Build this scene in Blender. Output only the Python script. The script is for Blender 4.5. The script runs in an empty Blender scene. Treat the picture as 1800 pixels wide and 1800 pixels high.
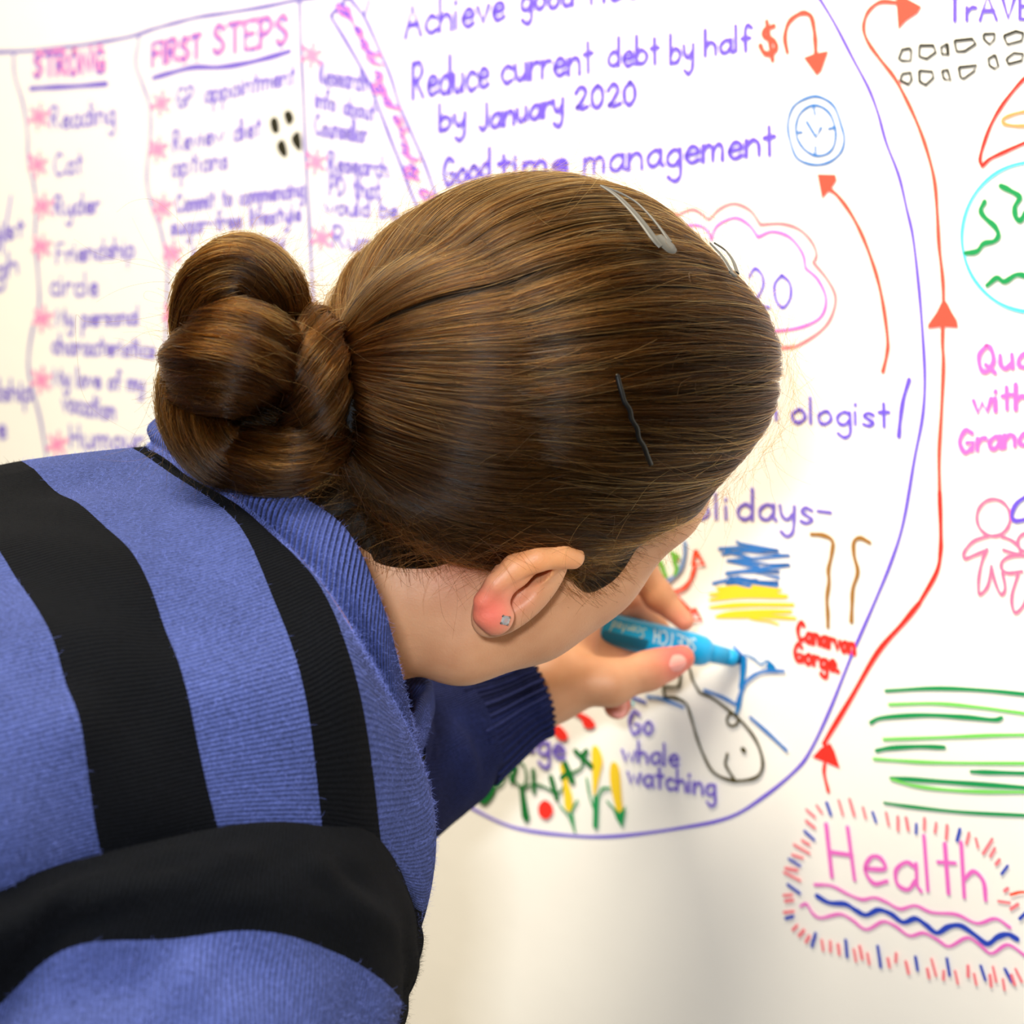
import bpy, math, random
import numpy as np
from mathutils import Vector
DEBUG = False
random.seed(7); rng = np.random.default_rng(7)

# ------------------------------------------------------------------ camera, world, lights, exposure
scene = bpy.context.scene
COL = scene.collection
F_PX = 3000.0
PITCH = math.atan(220 / F_PX)
CAM = np.array([0.0, 0.0, 1.38])
CP, SP = math.cos(PITCH), math.sin(PITCH)
# columns: camera right, camera up, camera back, in world axes
RC = np.array([[1, 0, 0], [0, SP, -CP], [0, CP, SP]], float)

def cw(p):
    """camera-frame metres (right, up, back) -> world"""
    return np.asarray(p, float) @ RC.T + CAM

def pc(x, y, d):
    """picture position and distance -> camera-frame point"""
    return np.array([(x - 900) / F_PX * d, -(y - 900) / F_PX * d, -d])

def P(x, y, d):
    return cw(pc(x, y, d))

cd = bpy.data.cameras.new('camera'); cam = bpy.data.objects.new('camera', cd); COL.objects.link(cam)
cam.location = CAM; cam.rotation_euler = (math.pi / 2 - PITCH, 0, 0)
cd.sensor_width = 36; cd.lens = F_PX / 1800 * 36; cd.clip_start = 0.02
cd.dof.use_dof = True; cd.dof.focus_distance = 0.79; cd.dof.aperture_fstop = 8.0
scene.camera = cam

w = bpy.data.worlds.new('room_light'); scene.world = w; w.use_nodes = True
w.node_tree.nodes['Background'].inputs[0].default_value = (1.0, 0.84, 0.60, 1)
w.node_tree.nodes['Background'].inputs[1].default_value = 0.28

def area(name, loc, aim, size, power, col, sy=None):
    l = bpy.data.lights.new(name, 'AREA'); l.energy = power; l.color = col
    l.shape = 'RECTANGLE'; l.size = size; l.size_y = sy or size
    o = bpy.data.objects.new(name, l); COL.objects.link(o); o.location = loc
    o.rotation_euler = (Vector(aim) - Vector(loc)).to_track_quat('-Z', 'Y').to_euler()
    return o
area('ceiling_panel_light', (-0.5, 0.35, 2.75), (0.0, 1.1, 1.5), 1.2, 50, (1.0, 0.90, 0.72), 0.5)
area('camera_flash', tuple(CAM + np.array([-0.065, -0.02, 0.085])), (0.0, 0.95, 1.30), 0.07, 5.6, (0.88, 0.94, 1.0), 0.05)
scene.view_settings.view_transform = 'Standard'; scene.view_settings.look = 'None'
scene.view_settings.gamma = 1.0; scene.view_settings.use_curve_mapping = False
scene.view_settings.exposure = 0.22

# ------------------------------------------------------------------ helpers
def lin(c):
    c = np.array(c, float) / 255.0
    return tuple(np.where(c <= 0.04045, c / 12.92, ((c + 0.055) / 1.055) ** 2.4)) + (1.0,)

def mat(name, rgb, rough=0.6, spec=0.5, **kw):
    m = bpy.data.materials.new(name); m.use_nodes = True
    b = m.node_tree.nodes['Principled BSDF']
    b.inputs['Base Color'].default_value = lin(rgb)
    b.inputs['Roughness'].default_value = rough
    b.inputs['Specular IOR Level'].default_value = spec
    for k, v in kw.items(): b.inputs[k.replace('_', ' ')].default_value = v
    return m

def N(m, t, **ins):
    n = m.node_tree.nodes.new(t)
    for k, v in ins.items():
        if hasattr(n, k): setattr(n, k, v)
        else: n.inputs[k.replace('_', ' ')].default_value = v
    return n

def L(m, a, b): m.node_tree.links.new(a, b)

def link_mesh(name, verts, faces, m, parent=None, smooth=True, uv=None):
    me = bpy.data.meshes.new(name)
    verts = np.asarray(verts, float)
    if isinstance(faces, np.ndarray):
        nf, k = faces.shape
        me.vertices.add(len(verts)); me.vertices.foreach_set('co', verts.ravel())
        me.loops.add(nf * k); me.loops.foreach_set('vertex_index', faces.ravel().astype(np.int32))
        me.polygons.add(nf)
        me.polygons.foreach_set('loop_start', np.arange(0, nf * k, k, dtype=np.int32))
        me.update(calc_edges=True); me.validate()
    else:
        me.from_pydata([tuple(v) for v in verts], [], faces)
    if smooth: me.polygons.foreach_set('use_smooth', [True] * len(me.polygons))
    if uv is not None:
        lay = me.uv_layers.new(name='UVMap')
        vi = np.empty(len(me.loops), np.int32); me.loops.foreach_get('vertex_index', vi)
        lay.data.foreach_set('uv', np.asarray(uv, float)[vi].ravel())
    o = bpy.data.objects.new(name, me); COL.objects.link(o)
    if isinstance(m, (list, tuple)):
        for x in m: me.materials.append(x)
    elif m: me.materials.append(m)
    if parent: o.parent = parent
    return o

def tag(o, label=None, cat=None, group=None, kind=None):
    for k, v in (('label', label), ('category', cat), ('group', group), ('kind', kind)):
        if v: o[k] = v
    return o

def empty(name, loc):
    o = bpy.data.objects.new(name, None); COL.objects.link(o); o.location = loc
    o.empty_display_size = 0.02
    return o

def adopt(o, parent):
    """parent a world-built object to an empty that stands somewhere else"""
    o.parent = parent
    o.matrix_parent_inverse = parent.matrix_basis.inverted()
    return o

def spline(pts, n=8, closed=False):
    """centripetal-like Catmull-Rom through pts (any dimension)"""
    p = np.asarray(pts, float)
    if len(p) < 3 and not closed:
        t = np.linspace(0, 1, n + 1)[:, None]; return p[0] * (1 - t) + p[-1] * t
    if closed: q = np.vstack([p[-1], p, p[0], p[1]])
    else: q = np.vstack([2 * p[0] - p[1], p, 2 * p[-1] - p[-2]])
    out = []
    for i in range(len(q) - 3):
        a, b, c, d = q[i:i + 4]
        t = np.linspace(0, 1, n, endpoint=False)[:, None]
        out.append(0.5 * (2 * b + (c - a) * t + (2 * a - 5 * b + 4 * c - d) * t ** 2 + (3 * b - a - 3 * c + d) * t ** 3))
    if not closed: out.append(q[-2][None])
    return np.vstack(out)

# ------------------------------------------------------------------ wall plane
VPX = -2500.0
ur = np.array([(900 - VPX) / F_PX, -(CP + 220 / F_PX * SP), 0.0]); ur /= np.linalg.norm(ur)   # to the right along the wall
up = np.array([0, 0, 1.0])
nrm = np.cross(up, ur); nrm = nrm if nrm[1] < 0 else -nrm          # towards the room
W0 = P(1305, 1160, 1.12)

def on_wall(x, y):
    """picture position -> (a, b) metres on the wall plane, and distance"""
    d = np.array([(x - 900) / F_PX, -(y - 900) / F_PX, -1.0]) @ RC.T
    t = np.dot(W0 - CAM, nrm) / np.dot(d, nrm)
    q = CAM + d * t - W0
    return np.array([q @ ur, q[2]]), t

def wall3(ab, lift=0.0):
    ab = np.atleast_2d(ab)
    return W0 + ab[:, :1] * ur + ab[:, 1:2] * up + nrm * np.asarray(lift, float).reshape(-1, 1)
# ------------------------------------------------------------------ setting
def quad_board(name, a0, a1, b0, b1, lift, thick, m, parent=None):
    v = [wall3((a, b), l)[0] for l in (lift, lift - thick) for a, b in ((a0, b0), (a1, b0), (a1, b1), (a0, b1))]
    f = [(0, 1, 2, 3), (7, 6, 5, 4), (0, 4, 5, 1), (1, 5, 6, 2), (2, 6, 7, 3), (3, 7, 4, 0)]
    return link_mesh(name, v, f, m, parent, smooth=False)

m_wall = mat('wall_paint', (236, 230, 214), 0.8)
m_floor = mat('floor_carpet', (120, 116, 110), 0.95)
zf = -W0[2]
wall_back = tag(quad_board('wall_back', -2.6, 2.2, zf, 1.45, -0.003, 0.1, m_wall), kind='structure')
fl = [(-2.8, -1.2), (2.2, -1.2), (2.2, 1.0)]
c1, c2 = wall3((2.2, zf), -0.05)[0], wall3((-2.6, zf), -0.05)[0]
fv = [(c2[0], -1.4), (c1[0], -1.4), (c1[0], c1[1]), (c2[0], c2[1])]
floor = link_mesh('floor', [(x, y, 0.0) for x, y in fv] + [(x, y, -0.1) for x, y in fv],
                  [(0, 1, 2, 3), (7, 6, 5, 4), (0, 4, 5, 1), (1, 5, 6, 2), (2, 6, 7, 3), (3, 7, 4, 0)], m_floor, smooth=False)
tag(floor, kind='structure')

m_paper = mat('drawing_paper', (250, 248, 243), 0.55, 0.35)
nz = N(m_paper, 'ShaderNodeTexNoise', Scale=5.0, Detail=5.0); bp = N(m_paper, 'ShaderNodeBump', Strength=0.12, Distance=0.02)
tcn = N(m_paper, 'ShaderNodeTexCoord'); L(m_paper, tcn.outputs['Object'], nz.inputs['Vector'])
L(m_paper, nz.outputs['Fac'], bp.inputs['Height']); L(m_paper, bp.outputs['Normal'], m_paper.node_tree.nodes['Principled BSDF'].inputs['Normal'])
paper = empty('paper_sheet', tuple(wall3((0, 0))[0]))
tag(paper, 'large white paper sheet on the wall covered in coloured marker writing and drawings', 'paper')
sheet = adopt(quad_board('sheet', -2.2, 1.3, -0.75, 0.95, 0.0, 0.002, m_paper), paper)

# ------------------------------------------------------------------ marker ink on the paper
INK = {k: mat('ink_' + k, c, 0.6, 0.3) for k, c in {
    'purple': (110, 84, 220), 'violet': (118, 98, 205), 'red': (244, 50, 40), 'coral': (250, 84, 66), 'pink': (252, 116, 160), 'blush': (255, 150, 196), 'washed_purple': (138, 122, 214), 'washed_violet': (132, 122, 198),  # last two: ink paled as if overexposed, the washout put into the colour
    'magenta': (238, 110, 205), 'rose': (250, 128, 140), 'black': (38, 36, 22), 'olive': (70, 62, 22), 'blue': (52, 118, 196),
    'navy': (40, 70, 190), 'sky': (84, 212, 240), 'green': (22, 148, 82), 'leaf': (120, 215, 95), 'forest': (6, 108, 44), 'lime': (110, 185, 60),
    'yellow': (246, 208, 44), 'brown': (160, 112, 44), 'tan': (216, 156, 92), 'slate': (120, 150, 200), 'orange': (250, 70, 30), 'cyan': (0, 120, 190)}.items()}
n_ink = [0]
class Ink:
    """collects ribbons and filled shapes of one drawing element in the plane of the wall"""
    def __init__(s, ox=0, oy=0, sc=1.0): s.o = (ox, oy, sc); s.v = []; s.z = []; s.k = 0; s.f = []; s.m = []; s.mats = []
    def px(s, x, y): return s.o[0] + x / s.o[2], s.o[1] + y / s.o[2]
    def mi(s, c):
        if c not in s.mats: s.mats.append(c)
        return s.mats.index(c)
    def line(s, c, w, pts, smooth=True, closed=False, taper=0.0):
        if isinstance(pts, str): pts = [tuple(map(float, q.split(','))) for q in pts.split()]
        ab = []; t = 1.1
        for x, y in pts:
            q, t = on_wall(*s.px(x, y)); ab.append(q)
        ab = np.array(ab)
        if closed and not smooth: ab = np.vstack([ab, ab[:1]])
        if smooth and (len(ab) > 2): ab = spline(ab, 6, closed)
        if closed and smooth: ab = np.vstack([ab, ab[:1]])
        h = w / s.o[2] / F_PX * t * 0.66
        d = np.gradient(ab, axis=0) if len(ab) > 1 else np.array([[1, 0]])
        d /= np.maximum(np.linalg.norm(d, axis=1, keepdims=True), 1e-9)
        nn = np.stack([-d[:, 1], d[:, 0]], 1)
        k = len(ab); hw = np.full(k, h)
        hw *= 1 + 0.12 * np.sin(np.arange(k) * 0.7 + rng.uniform(0, 6))
        if taper: hw *= 1 - taper * np.abs(np.linspace(-1, 1, k)) ** 3
        b = len(s.v); mi = s.mi(c)
        for i in range(k): s.v.append(ab[i] + nn[i] * hw[i]); s.v.append(ab[i] - nn[i] * hw[i])
        for i in range(k - 1): s.f.append((b + 2 * i, b + 2 * i + 1, b + 2 * i + 3, b + 2 * i + 2)); s.m.append(mi)
        if not closed:
            for e, sg in ((0, -1), (k - 1, 1)):
                c0 = len(s.v)
                for a in np.linspace(-math.pi / 2, math.pi / 2, 6):
                    s.v.append(ab[e] + hw[e] * (d[e] * math.cos(a) * sg + nn[e] * math.sin(a)))
                s.f.append(tuple(range(c0, c0 + 6)) if sg < 0 else tuple(range(c0 + 5, c0 - 1, -1))); s.m.append(mi)
        s.k += 1; s.z += [s.k * 1.5e-6] * (len(s.v) - len(s.z))
        return s
    def fill(s, c, pts, smooth=False):
        if isinstance(pts, str): pts = [tuple(map(float, q.split(','))) for q in pts.split()]
        ab = np.array([on_wall(*s.px(x, y))[0] for x, y in pts])
        if smooth: ab = spline(ab, 5, True)
        b = len(s.v); s.v += list(ab); s.f.append(tuple(range(b, b + len(ab)))); s.m.append(s.mi(c)); s.k += 1; s.z += [s.k * 1.5e-6] * (len(s.v) - len(s.z)); return s
    def ring(s, c, w, cx, cy, rx, ry): return s.line(c, w, [(cx + rx * math.cos(a), cy + ry * math.sin(a)) for a in np.linspace(0, 2 * math.pi, 13)[:-1]], True, True)
    def build(s, name, label=None):
        n_ink[0] += 1
        v = wall3(np.array(s.v), 0.0001 + 0.000008 * n_ink[0] + np.array(s.z))
        o = link_mesh(name, v, s.f, [INK[c] for c in s.mats], None, smooth=False)
        nf = np.zeros(len(o.data.polygons) * 3); o.data.polygons.foreach_get('normal', nf); nf = nf.reshape(-1, 3)
        bad = nf @ nrm < 0
        if bad.any():
            f = [tuple(reversed(t)) if bd else t for t, bd in zip(s.f, bad)]
            o.data.clear_geometry(); o.data.from_pydata([tuple(q) for q in v], [], f)
        o.data.polygons.foreach_set('material_index', s.m)
        adopt(o, paper)
        if label: o['label'] = label
        return o

GL = {  # single-stroke handwriting: strokes split by |, ! means straight; advance width first
 'a': (1, '.85,.85 .5,1 .1,.65 .12,.15 .5,0 .8,.35|!.87,1 .85,.2 1,0'), 'b': (.95, '!0,2 0,0|0,.6 .4,1 .85,.6 .6,.05 0,.05'),
 'c': (.85, '.8,.85 .4,1 .05,.5 .35,0 .85,.15'), 'd': (1, '.85,.7 .5,1 .1,.65 .12,.15 .5,0 .85,.3|!.87,2 .87,0'),
 'e': (.9, '.1,.5 .8,.6 .65,.97 .3,.95 .05,.45 .35,0 .85,.15'), 'f': (.65, '.75,1.8 .5,2 .28,1.7 .3,0|!0,1 .65,1'),
 'g': (.95, '.85,.8 .5,1 .1,.65 .12,.15 .5,0 .8,.35|!.85,1 .87,.2|.87,.2 .85,-.7 .5,-1 .1,-.7'), 'h': (.9, '!0,2 0,0|0,.6 .4,1 .75,.7 .8,0'),
 'i': (.25, '!0,1 .02,0|!0,1.5 .03,1.6'), 'j': (.5, '.4,1 .4,-.6 .1,-1 -.2,-.8|!.4,1.5 .42,1.6'), 'k': (.8, '!0,2 0,0|!.7,1 0,.4 .75,0'),
 'l': (.25, '!0,2 .03,0'), 'm': (1.35, '!0,1 0,0|0,.6 .3,1 .58,.8 .6,0|.6,.6 .9,1 1.18,.8 1.2,0'), 'n': (.9, '!0,1 0,0|0,.6 .4,1 .75,.75 .8,0'),
 'o': (.95, '.45,1 .08,.65 .15,.1 .5,0 .85,.4 .7,.9 .45,1'), 'p': (.95, '!0,1 0,-1|0,.6 .4,1 .85,.6 .6,.05 0,.1'), 'r': (.65, '!0,1 0,0|0,.55 .3,.95 .62,.95'),
 's': (.8, '.7,.85 .35,1 .1,.75 .4,.5 .7,.25 .4,0 .05,.12'), 't': (.7, '!.3,1.8 .33,0|!0,1.1 .65,1.15'), 'u': (.9, '0,1 .05,.3 .35,0 .7,.35|!.75,1 .8,0'),
 'v': (.85, '!0,1 .4,0 .8,1'), 'w': (1.25, '!0,1 .3,0 .6,.8 .9,0 1.2,1'), 'y': (.9, '0,1 .1,.4 .4,.1 .75,.5|!.82,1 .8,0|.8,0 .72,-.7 .4,-1 .05,-.7'),
 'x': (.8, '!0,1 .7,0|!.7,1 0,0'), 'z': (.8, '!0,1 .7,1 0,0 .75,0'),
 'A': (1.2, '!0,0 .5,1.9 1.1,0|!.2,.7 .9,.7'), 'B': (1.1, '!0,1.9 0,0|0,1.9 .7,1.8 .6,1.1 0,1|0,1 .9,.8 .7,.1 0,0'), 'C': (1.1, '1,1.6 .5,1.9 .05,1 .4,0 1.05,.25'),
 'D': (1.1, '!0,1.9 0,0|0,1.9 .8,1.6 .9,.6 0,0'), 'E': (1, '!.85,1.9 0,1.9 0,0 .9,0|!0,1 .7,1'), 'F': (1, '!.9,1.9 0,1.9 0,0|!0,1 .65,1'),
 'G': (1.2, '1,1.6 .5,1.9 .05,1 .45,0 1,.3|!.6,.8 1.1,.8 1,.1'), 'H': (1.1, '!0,1.9 .1,0|!.8,1.9 .95,0|!.05,.9 .9,.9'), 'I': (.3, '!0,1.9 0,0'),
 'J': (.8, '.65,1.9 .65,.4 .35,0 0,.3'), 'K': (1, '!0,1.9 0,0|!.85,1.9 0,.9 .9,0'), 'L': (.9, '!0,1.9 0,0 .8,0'), 'M': (1.3, '!0,0 0,1.9 .6,.6 1.1,1.9 1.15,0'), 'N': (1.1, '!0,0 0,1.9 .9,0 .9,1.9'),
 'O': (1.2, '.55,1.9 .08,1.2 .2,.2 .6,0 1,.7 .85,1.6 .55,1.9'), 'P': (1, '!0,1.9 0,0|0,1.8 .6,1.9 .85,1.4 .5,.9 0,.9'), 'R': (1.05, '!0,1.9 0,0|0,1.8 .6,1.9 .8,1.4 .5,1 0,.9|!.3,.9 .9,0'),
 'V': (1, '!0,1.9 .45,0 .95,1.9'), 'S': (1, '.85,1.6 .45,1.9 .1,1.4 .5,1 .85,.5 .4,0 .05,.3'), 'T': (1.05, '!0,1.9 .95,1.9|!.48,1.9 .48,0'), 'Q': (1.2, '.55,1.9 .08,1.2 .2,.2 .6,0 1,.7 .85,1.6 .55,1.9|!.5,.5 1.1,-.15'),
 '2': (.95, '.05,1.4 .4,1.9 .8,1.5 .5,.7 .1,.1 .2,.25 .5,.05 .95,.2'), '0': (1, '.5,1.9 .1,1.3 .15,.3 .5,0 .85,.6 .8,1.5 .5,1.9'), '-': (.9, '!0,.8 .75,.75'), '.': (.4, '!0,.02 .05,.05'), ' ': (.7, '')}

def write(ink, col, wpx, text, x0, y0, x1, y1, xh, slant=0.0, gap=.22):
    """text along the baseline (x0,y0)-(x1,y1), xh = x-height in picture units of the ink frame"""
    tot = sum(GL[c][0] + gap for c in text) - gap
    e = np.array([x1 - x0, y1 - y0], float) / tot; n_ = np.array([0, -1.0]) * xh
    x = 0.0
    for c in text:
        wd, st = GL[c]
        jy = rng.uniform(-.05, .05)
        for s_ in [q for q in st.split('|') if q]:
            straight = s_[0] == '!'
            pts = [tuple(map(float, q.split(','))) for q in s_.lstrip('!').split()]
            pp = []
            for a, b in pts:
                q = np.array([x0, y0]) + e * (x + a + slant * b) + n_ * (b + jy); pp.append(tuple(q))
            ink.line(col, wpx, pp, smooth=not straight)
        x += wd + gap
    return ink

def words(col, w, text, x0, y0, x1, y1, xh, fr=(0, 0, 1.0), slant=0.0, label=None, name='handwriting', under=None, dx=3, dy=3):
    k = Ink(*fr)
    if under: write(k, under, w * 1.9, text, x0 + dx, y0 + dy, x1 + dx, y1 + dy, xh, slant)
    write(k, col, w, text, x0, y0, x1, y1, xh, slant)
    return k.build(name, label)

def star(x, y, r, c='blush', w=7):
    k = Ink()
    for a in (80, 20, 140): 
        ca, sa = math.cos(math.radians(a)), math.sin(math.radians(a)); k.line(c, w, [(x - r * .8 * ca, y + r * sa), (x + r * .8 * ca, y - r * sa)])
    k.build('asterisk', 'pink bullet asterisk')
# --- columns at the left
k = Ink(0, 0, 3)
k.line('washed_violet', 22, '-60,275 0,275 200,265 400,242 550,220 700,190 820,150 930,120 1050,90 1200,68 1400,35 1570,0 1700,-20').build('table_line', 'violet top line of the table')
Ink(0, 0, 3).line('washed_violet', 18, '72,285 78,400 120,540 145,700 150,850 180,980 190,1100 185,1250 190,1330 205,1500 205,1620 170,1750 150,1900 165,2030 210,2200 245,2400').build('table_line', 'leftmost wavy upright column line')
Ink(0, 0, 3).line('washed_violet', 18, '735,200 715,330 750,440 790,560 795,700 775,900 780,1000 810,1110 850,1220 880,1400 880,1600 870,1900 880,2200 900,2450').build('table_line')
Ink(0, 0, 3).line('washed_violet', 22, '1580,-20 1585,200 1600,500 1612,800 1625,1050 1640,1350 1650,1600 1655,2000 1660,2400').build('table_line')
words('violet', 16, 'STRONG', 175, 410, 555, 385, 62, (0, 0, 3), under='blush', dx=4, dy=-8, label='column heading STRONG in violet over rose')
Ink(0, 0, 3).line('violet', 24, '160,468 250,462 400,455 565,442').build('underline')
words('violet', 16, 'FIRST', 800, 350, 1060, 305, 62, (0, 0, 3), under='blush', dx=5, dy=-6, label='column heading FIRST in violet over pink')
words('violet', 16, 'STEPS', 1120, 290, 1520, 235, 78, (0, 0, 3), under='blush', dx=5, dy=-6, label='column heading STEPS in violet over pink')
Ink(0, 0, 3).line('violet', 26, '805,412 900,385 1020,355 1150,355 1290,335 1430,300 1530,270').build('underline')
T = (0, 0, 3)
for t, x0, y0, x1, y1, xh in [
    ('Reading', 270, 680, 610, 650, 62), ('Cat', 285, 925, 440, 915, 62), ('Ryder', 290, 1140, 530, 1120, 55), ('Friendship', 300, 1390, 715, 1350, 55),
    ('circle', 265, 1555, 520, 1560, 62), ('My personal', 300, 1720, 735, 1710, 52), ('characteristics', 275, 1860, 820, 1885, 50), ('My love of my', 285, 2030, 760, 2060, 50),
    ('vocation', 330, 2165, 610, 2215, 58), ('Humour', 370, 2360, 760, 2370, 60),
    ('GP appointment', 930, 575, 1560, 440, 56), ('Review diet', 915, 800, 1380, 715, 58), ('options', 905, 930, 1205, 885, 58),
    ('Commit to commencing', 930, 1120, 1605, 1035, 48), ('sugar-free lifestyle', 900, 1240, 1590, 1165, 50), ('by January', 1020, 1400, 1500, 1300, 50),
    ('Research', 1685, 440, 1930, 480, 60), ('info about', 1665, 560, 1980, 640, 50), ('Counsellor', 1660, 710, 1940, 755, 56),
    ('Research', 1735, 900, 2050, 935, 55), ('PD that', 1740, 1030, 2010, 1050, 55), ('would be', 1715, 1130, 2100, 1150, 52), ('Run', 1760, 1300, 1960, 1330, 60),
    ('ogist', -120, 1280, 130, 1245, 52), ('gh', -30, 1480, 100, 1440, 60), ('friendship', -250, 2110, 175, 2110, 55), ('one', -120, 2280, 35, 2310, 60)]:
    words('washed_purple', 17, t, x0, y0, x1, y1, xh, T, label=None if t == 'Ryder' else 'purple handwritten words %s' % t)
Ink(0, 0, 3).line('purple', 14, '60,1030 10,1330').build('handwriting')
for x, y in ((69, 205), (67, 289), (76, 362), (74, 433), (76, 560), (73, 668), (101, 781), (284, 181), (278, 262), (286, 364), (304, 445), (303, 552), (549, 97), (556, 284), (566, 418)):
    star(x, y, 21)
for q in ('1445,615 1425,640 1435,690 1455,705 1475,690 1468,630', '1515,580 1498,605 1515,655 1530,658 1552,630 1540,590', '1490,733 1462,760 1470,800 1500,830 1518,815 1510,760', '1575,690 1540,720 1545,760 1580,797 1592,780 1590,730'):
    Ink(0, 0, 3).fill('black', q, True).build('black_spot')
# --- slanted banner
Ink(500, 0, 3).line('violet', 20, '245,85 340,240 440,420 500,570 560,730 620,880 680,1040 760,1200').build('banner_line')
Ink(500, 0, 3).line('violet', 18, '345,-10 420,85 480,210 560,400 610,560 680,720 740,860 790,1000 830,1100').build('banner_line')
Ink(500, 0, 3).line('violet', 18, '245,85 300,20 350,-30').line('violet', 14, '425,80 450,0').build('banner_line')
k = Ink(500, 0, 3)
bx = [(300, 50, 'B'), (345, 110, 'r'), (395, 165, 'e'), (425, 230, 'a'), (452, 295, 'k'), (475, 350, 'i'), (500, 405, 'n'), (520, 470, 'g'), (548, 535, 'd'), (598, 635, 'o'), (625, 700, 'w'), (640, 790, 'n'), (665, 850, 'M'), (690, 920, 'y'), (735, 1020, 'O')]
for x, y, c in bx:
    for col, d in (('blush', 7), ('purple', -3)):
        g = GL[c]
        for s_ in g[1].split('|'):
            pts = [tuple(map(float, q.split(','))) for q in s_.lstrip('!').split()]
            pp = [(x + d + (b - .6) * 34 + (a - .5) * 6, y + d + (a - .5) * 48 + (b - .5) * 10) for a, b in pts]
            k.line(col, 11 if col == 'purple' else 20, pp, smooth=s_[0] != '!')
k.build('banner_lettering', 'sideways banner lettering in purple over pink')
# --- list in the big circle
C2 = (500, 0, 3); C3 = (1000, 0, 3.6)
words('purple', 21, 'Achieve', 640, 200, 1165, 100, 88, C2, label='purple handwritten word Achieve')
words('purple', 21, 'good', 1250, 60, 1530, 30, 72, C2); words('purple', 21, 'health', 1620, 20, 2100, -60, 75, C2)
words('purple', 21, 'Reduce', 680, 515, 1080, 460, 98, C2, label='purple handwritten word Reduce')
words('purple', 21, 'current', 1145, 440, 1630, 375, 88, C2, label='purple handwritten word current')
words('purple', 22, 'debt', 250, 420, 575, 400, 88, C3); words('purple', 22, 'by', 645, 400, 795, 370, 92, C3); words('purple', 22, 'half', 865, 350, 1150, 315, 80, C3, label='purple handwritten word half')
words('purple', 21, 'by', 820, 690, 960, 660, 70, C2); words('purple', 21, 'January', 1030, 690, 1475, 590, 72, C2, label='purple handwritten word January'); words('purple', 21, '2020', 1535, 580, 1860, 550, 62, C2, label='purple handwritten number 2020 under current debt')
words('purple', 21, 'Good', 840, 985, 1090, 935, 76, C2); words('purple', 22, 'time', 1130, 930, 1500, 900, 60, C2, label='purple handwritten word time half hidden by hair')
words('purple', 23, 'management', 100, 1100, 1310, 975, 100, C3, label='purple handwritten word management')
Ink(*C3).line('coral', 26, '1300,165 1250,185 1235,225 1300,260 1315,300 1290,340 1240,335 1215,290').line('coral', 26, '1255,135 1292,380', False).build('dollar_sign', 'red dollar sign')
Ink(*C3).line('coral', 24, '1385,330 1370,240 1390,150 1440,100 1490,82 1535,105 1555,190 1562,260 1565,340').fill('coral', '1488,365 1560,338 1645,322 1600,450 1570,478').build('arrow', 'curved red arrow beside the dollar sign')
Ink(*C3).line('blue', 13, '1545,610 1620,625 1685,680 1725,790 1745,880 1725,960 1660,1020 1580,1042 1500,1030 1440,990 1405,900 1388,800 1405,710 1450,650', True, True).line('blue', 13, '1530,670 1600,675 1660,730 1690,830 1680,920 1640,970 1570,985 1500,950 1450,880 1440,800 1465,720', True, True).line('blue', 12, '1550,670 1560,725', False).line('blue', 12, '1645,815 1690,805', False).line('blue', 12, '1455,838 1478,836', False).line('blue', 12, '1562,980 1563,925', False).line('blue', 15, '1508,770 1567,868 1598,808', False).build('clock_drawing', 'blue outline drawing of a round clock')
Ink(*C3).fill('coral', '1575,1102 1690,1105 1698,1140 1665,1190 1605,1258').line('coral', 20, '1640,1190 1700,1235 1780,1340 1850,1470 1910,1620 1960,1780 1995,1950 2020,2150 2015,2240 1990,2350').build('arrow', 'long red arrow pointing up to the clock')
Ink(*C3).line('purple', 13, '1570,-40 1680,140 1800,370 1900,560 1960,720 2010,900 2090,1110 2140,1320 2180,1500 2215,1800 2240,2100 2255,2400 2240,2640 2190,2900 2120,3300 2040,3560 1920,3850 1790,4150 1650,4500 1530,4750 1440,4870 1250,5030 1020,5170 700,5240 300,5290 0,5285 -360,5230 -650,5090 -750,5020 -1100,4800').build('circle_outline', 'large purple ring around the list')
Ink(*C3).line('rose', 15, '380,1230 520,1300 620,1330 680,1365').line('rose', 15, '680,1365 790,1325 890,1390').line('rose', 15, '890,1390 960,1320 1050,1288 1150,1330 1215,1420').line('rose', 15, '1215,1420 1350,1415 1460,1450 1540,1530 1570,1610 1550,1660').line('rose', 15, '1550,1660 1640,1770 1690,1880 1665,2000 1600,2090 1480,2170 1400,2195 1200,2200 900,2180').build('cloud_outline', 'pale red outer cloud line')
Ink(*C3).line('magenta', 15, '500,1480 600,1440 720,1430').line('magenta', 15, '720,1430 820,1425 880,1460 905,1520').line('magenta', 16, '905,1520 940,1430 1050,1378 1140,1420 1200,1500').line('magenta', 16, '1200,1500 1290,1465 1400,1500 1480,1600 1500,1695').line('magenta', 16, '1500,1695 1580,1770 1630,1890 1600,2000 1500,2060 1350,2090 1100,2100').build('cloud_outline', 'pink inner cloud line')
words('purple', 16, '20', 860, 1925, 1080, 1910, 95, C3); 
Ink(*C3).line('purple', 16, '1145,1750 1180,1698 1225,1740 1232,1810 1190,1890 1130,1950 1180,1935 1270,1945').line('purple', 16, '1350,1740 1400,1790 1405,1880 1360,1945 1315,1900 1305,1800 1350,1740').build('handwriting', 'purple number in the pink cloud')
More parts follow.
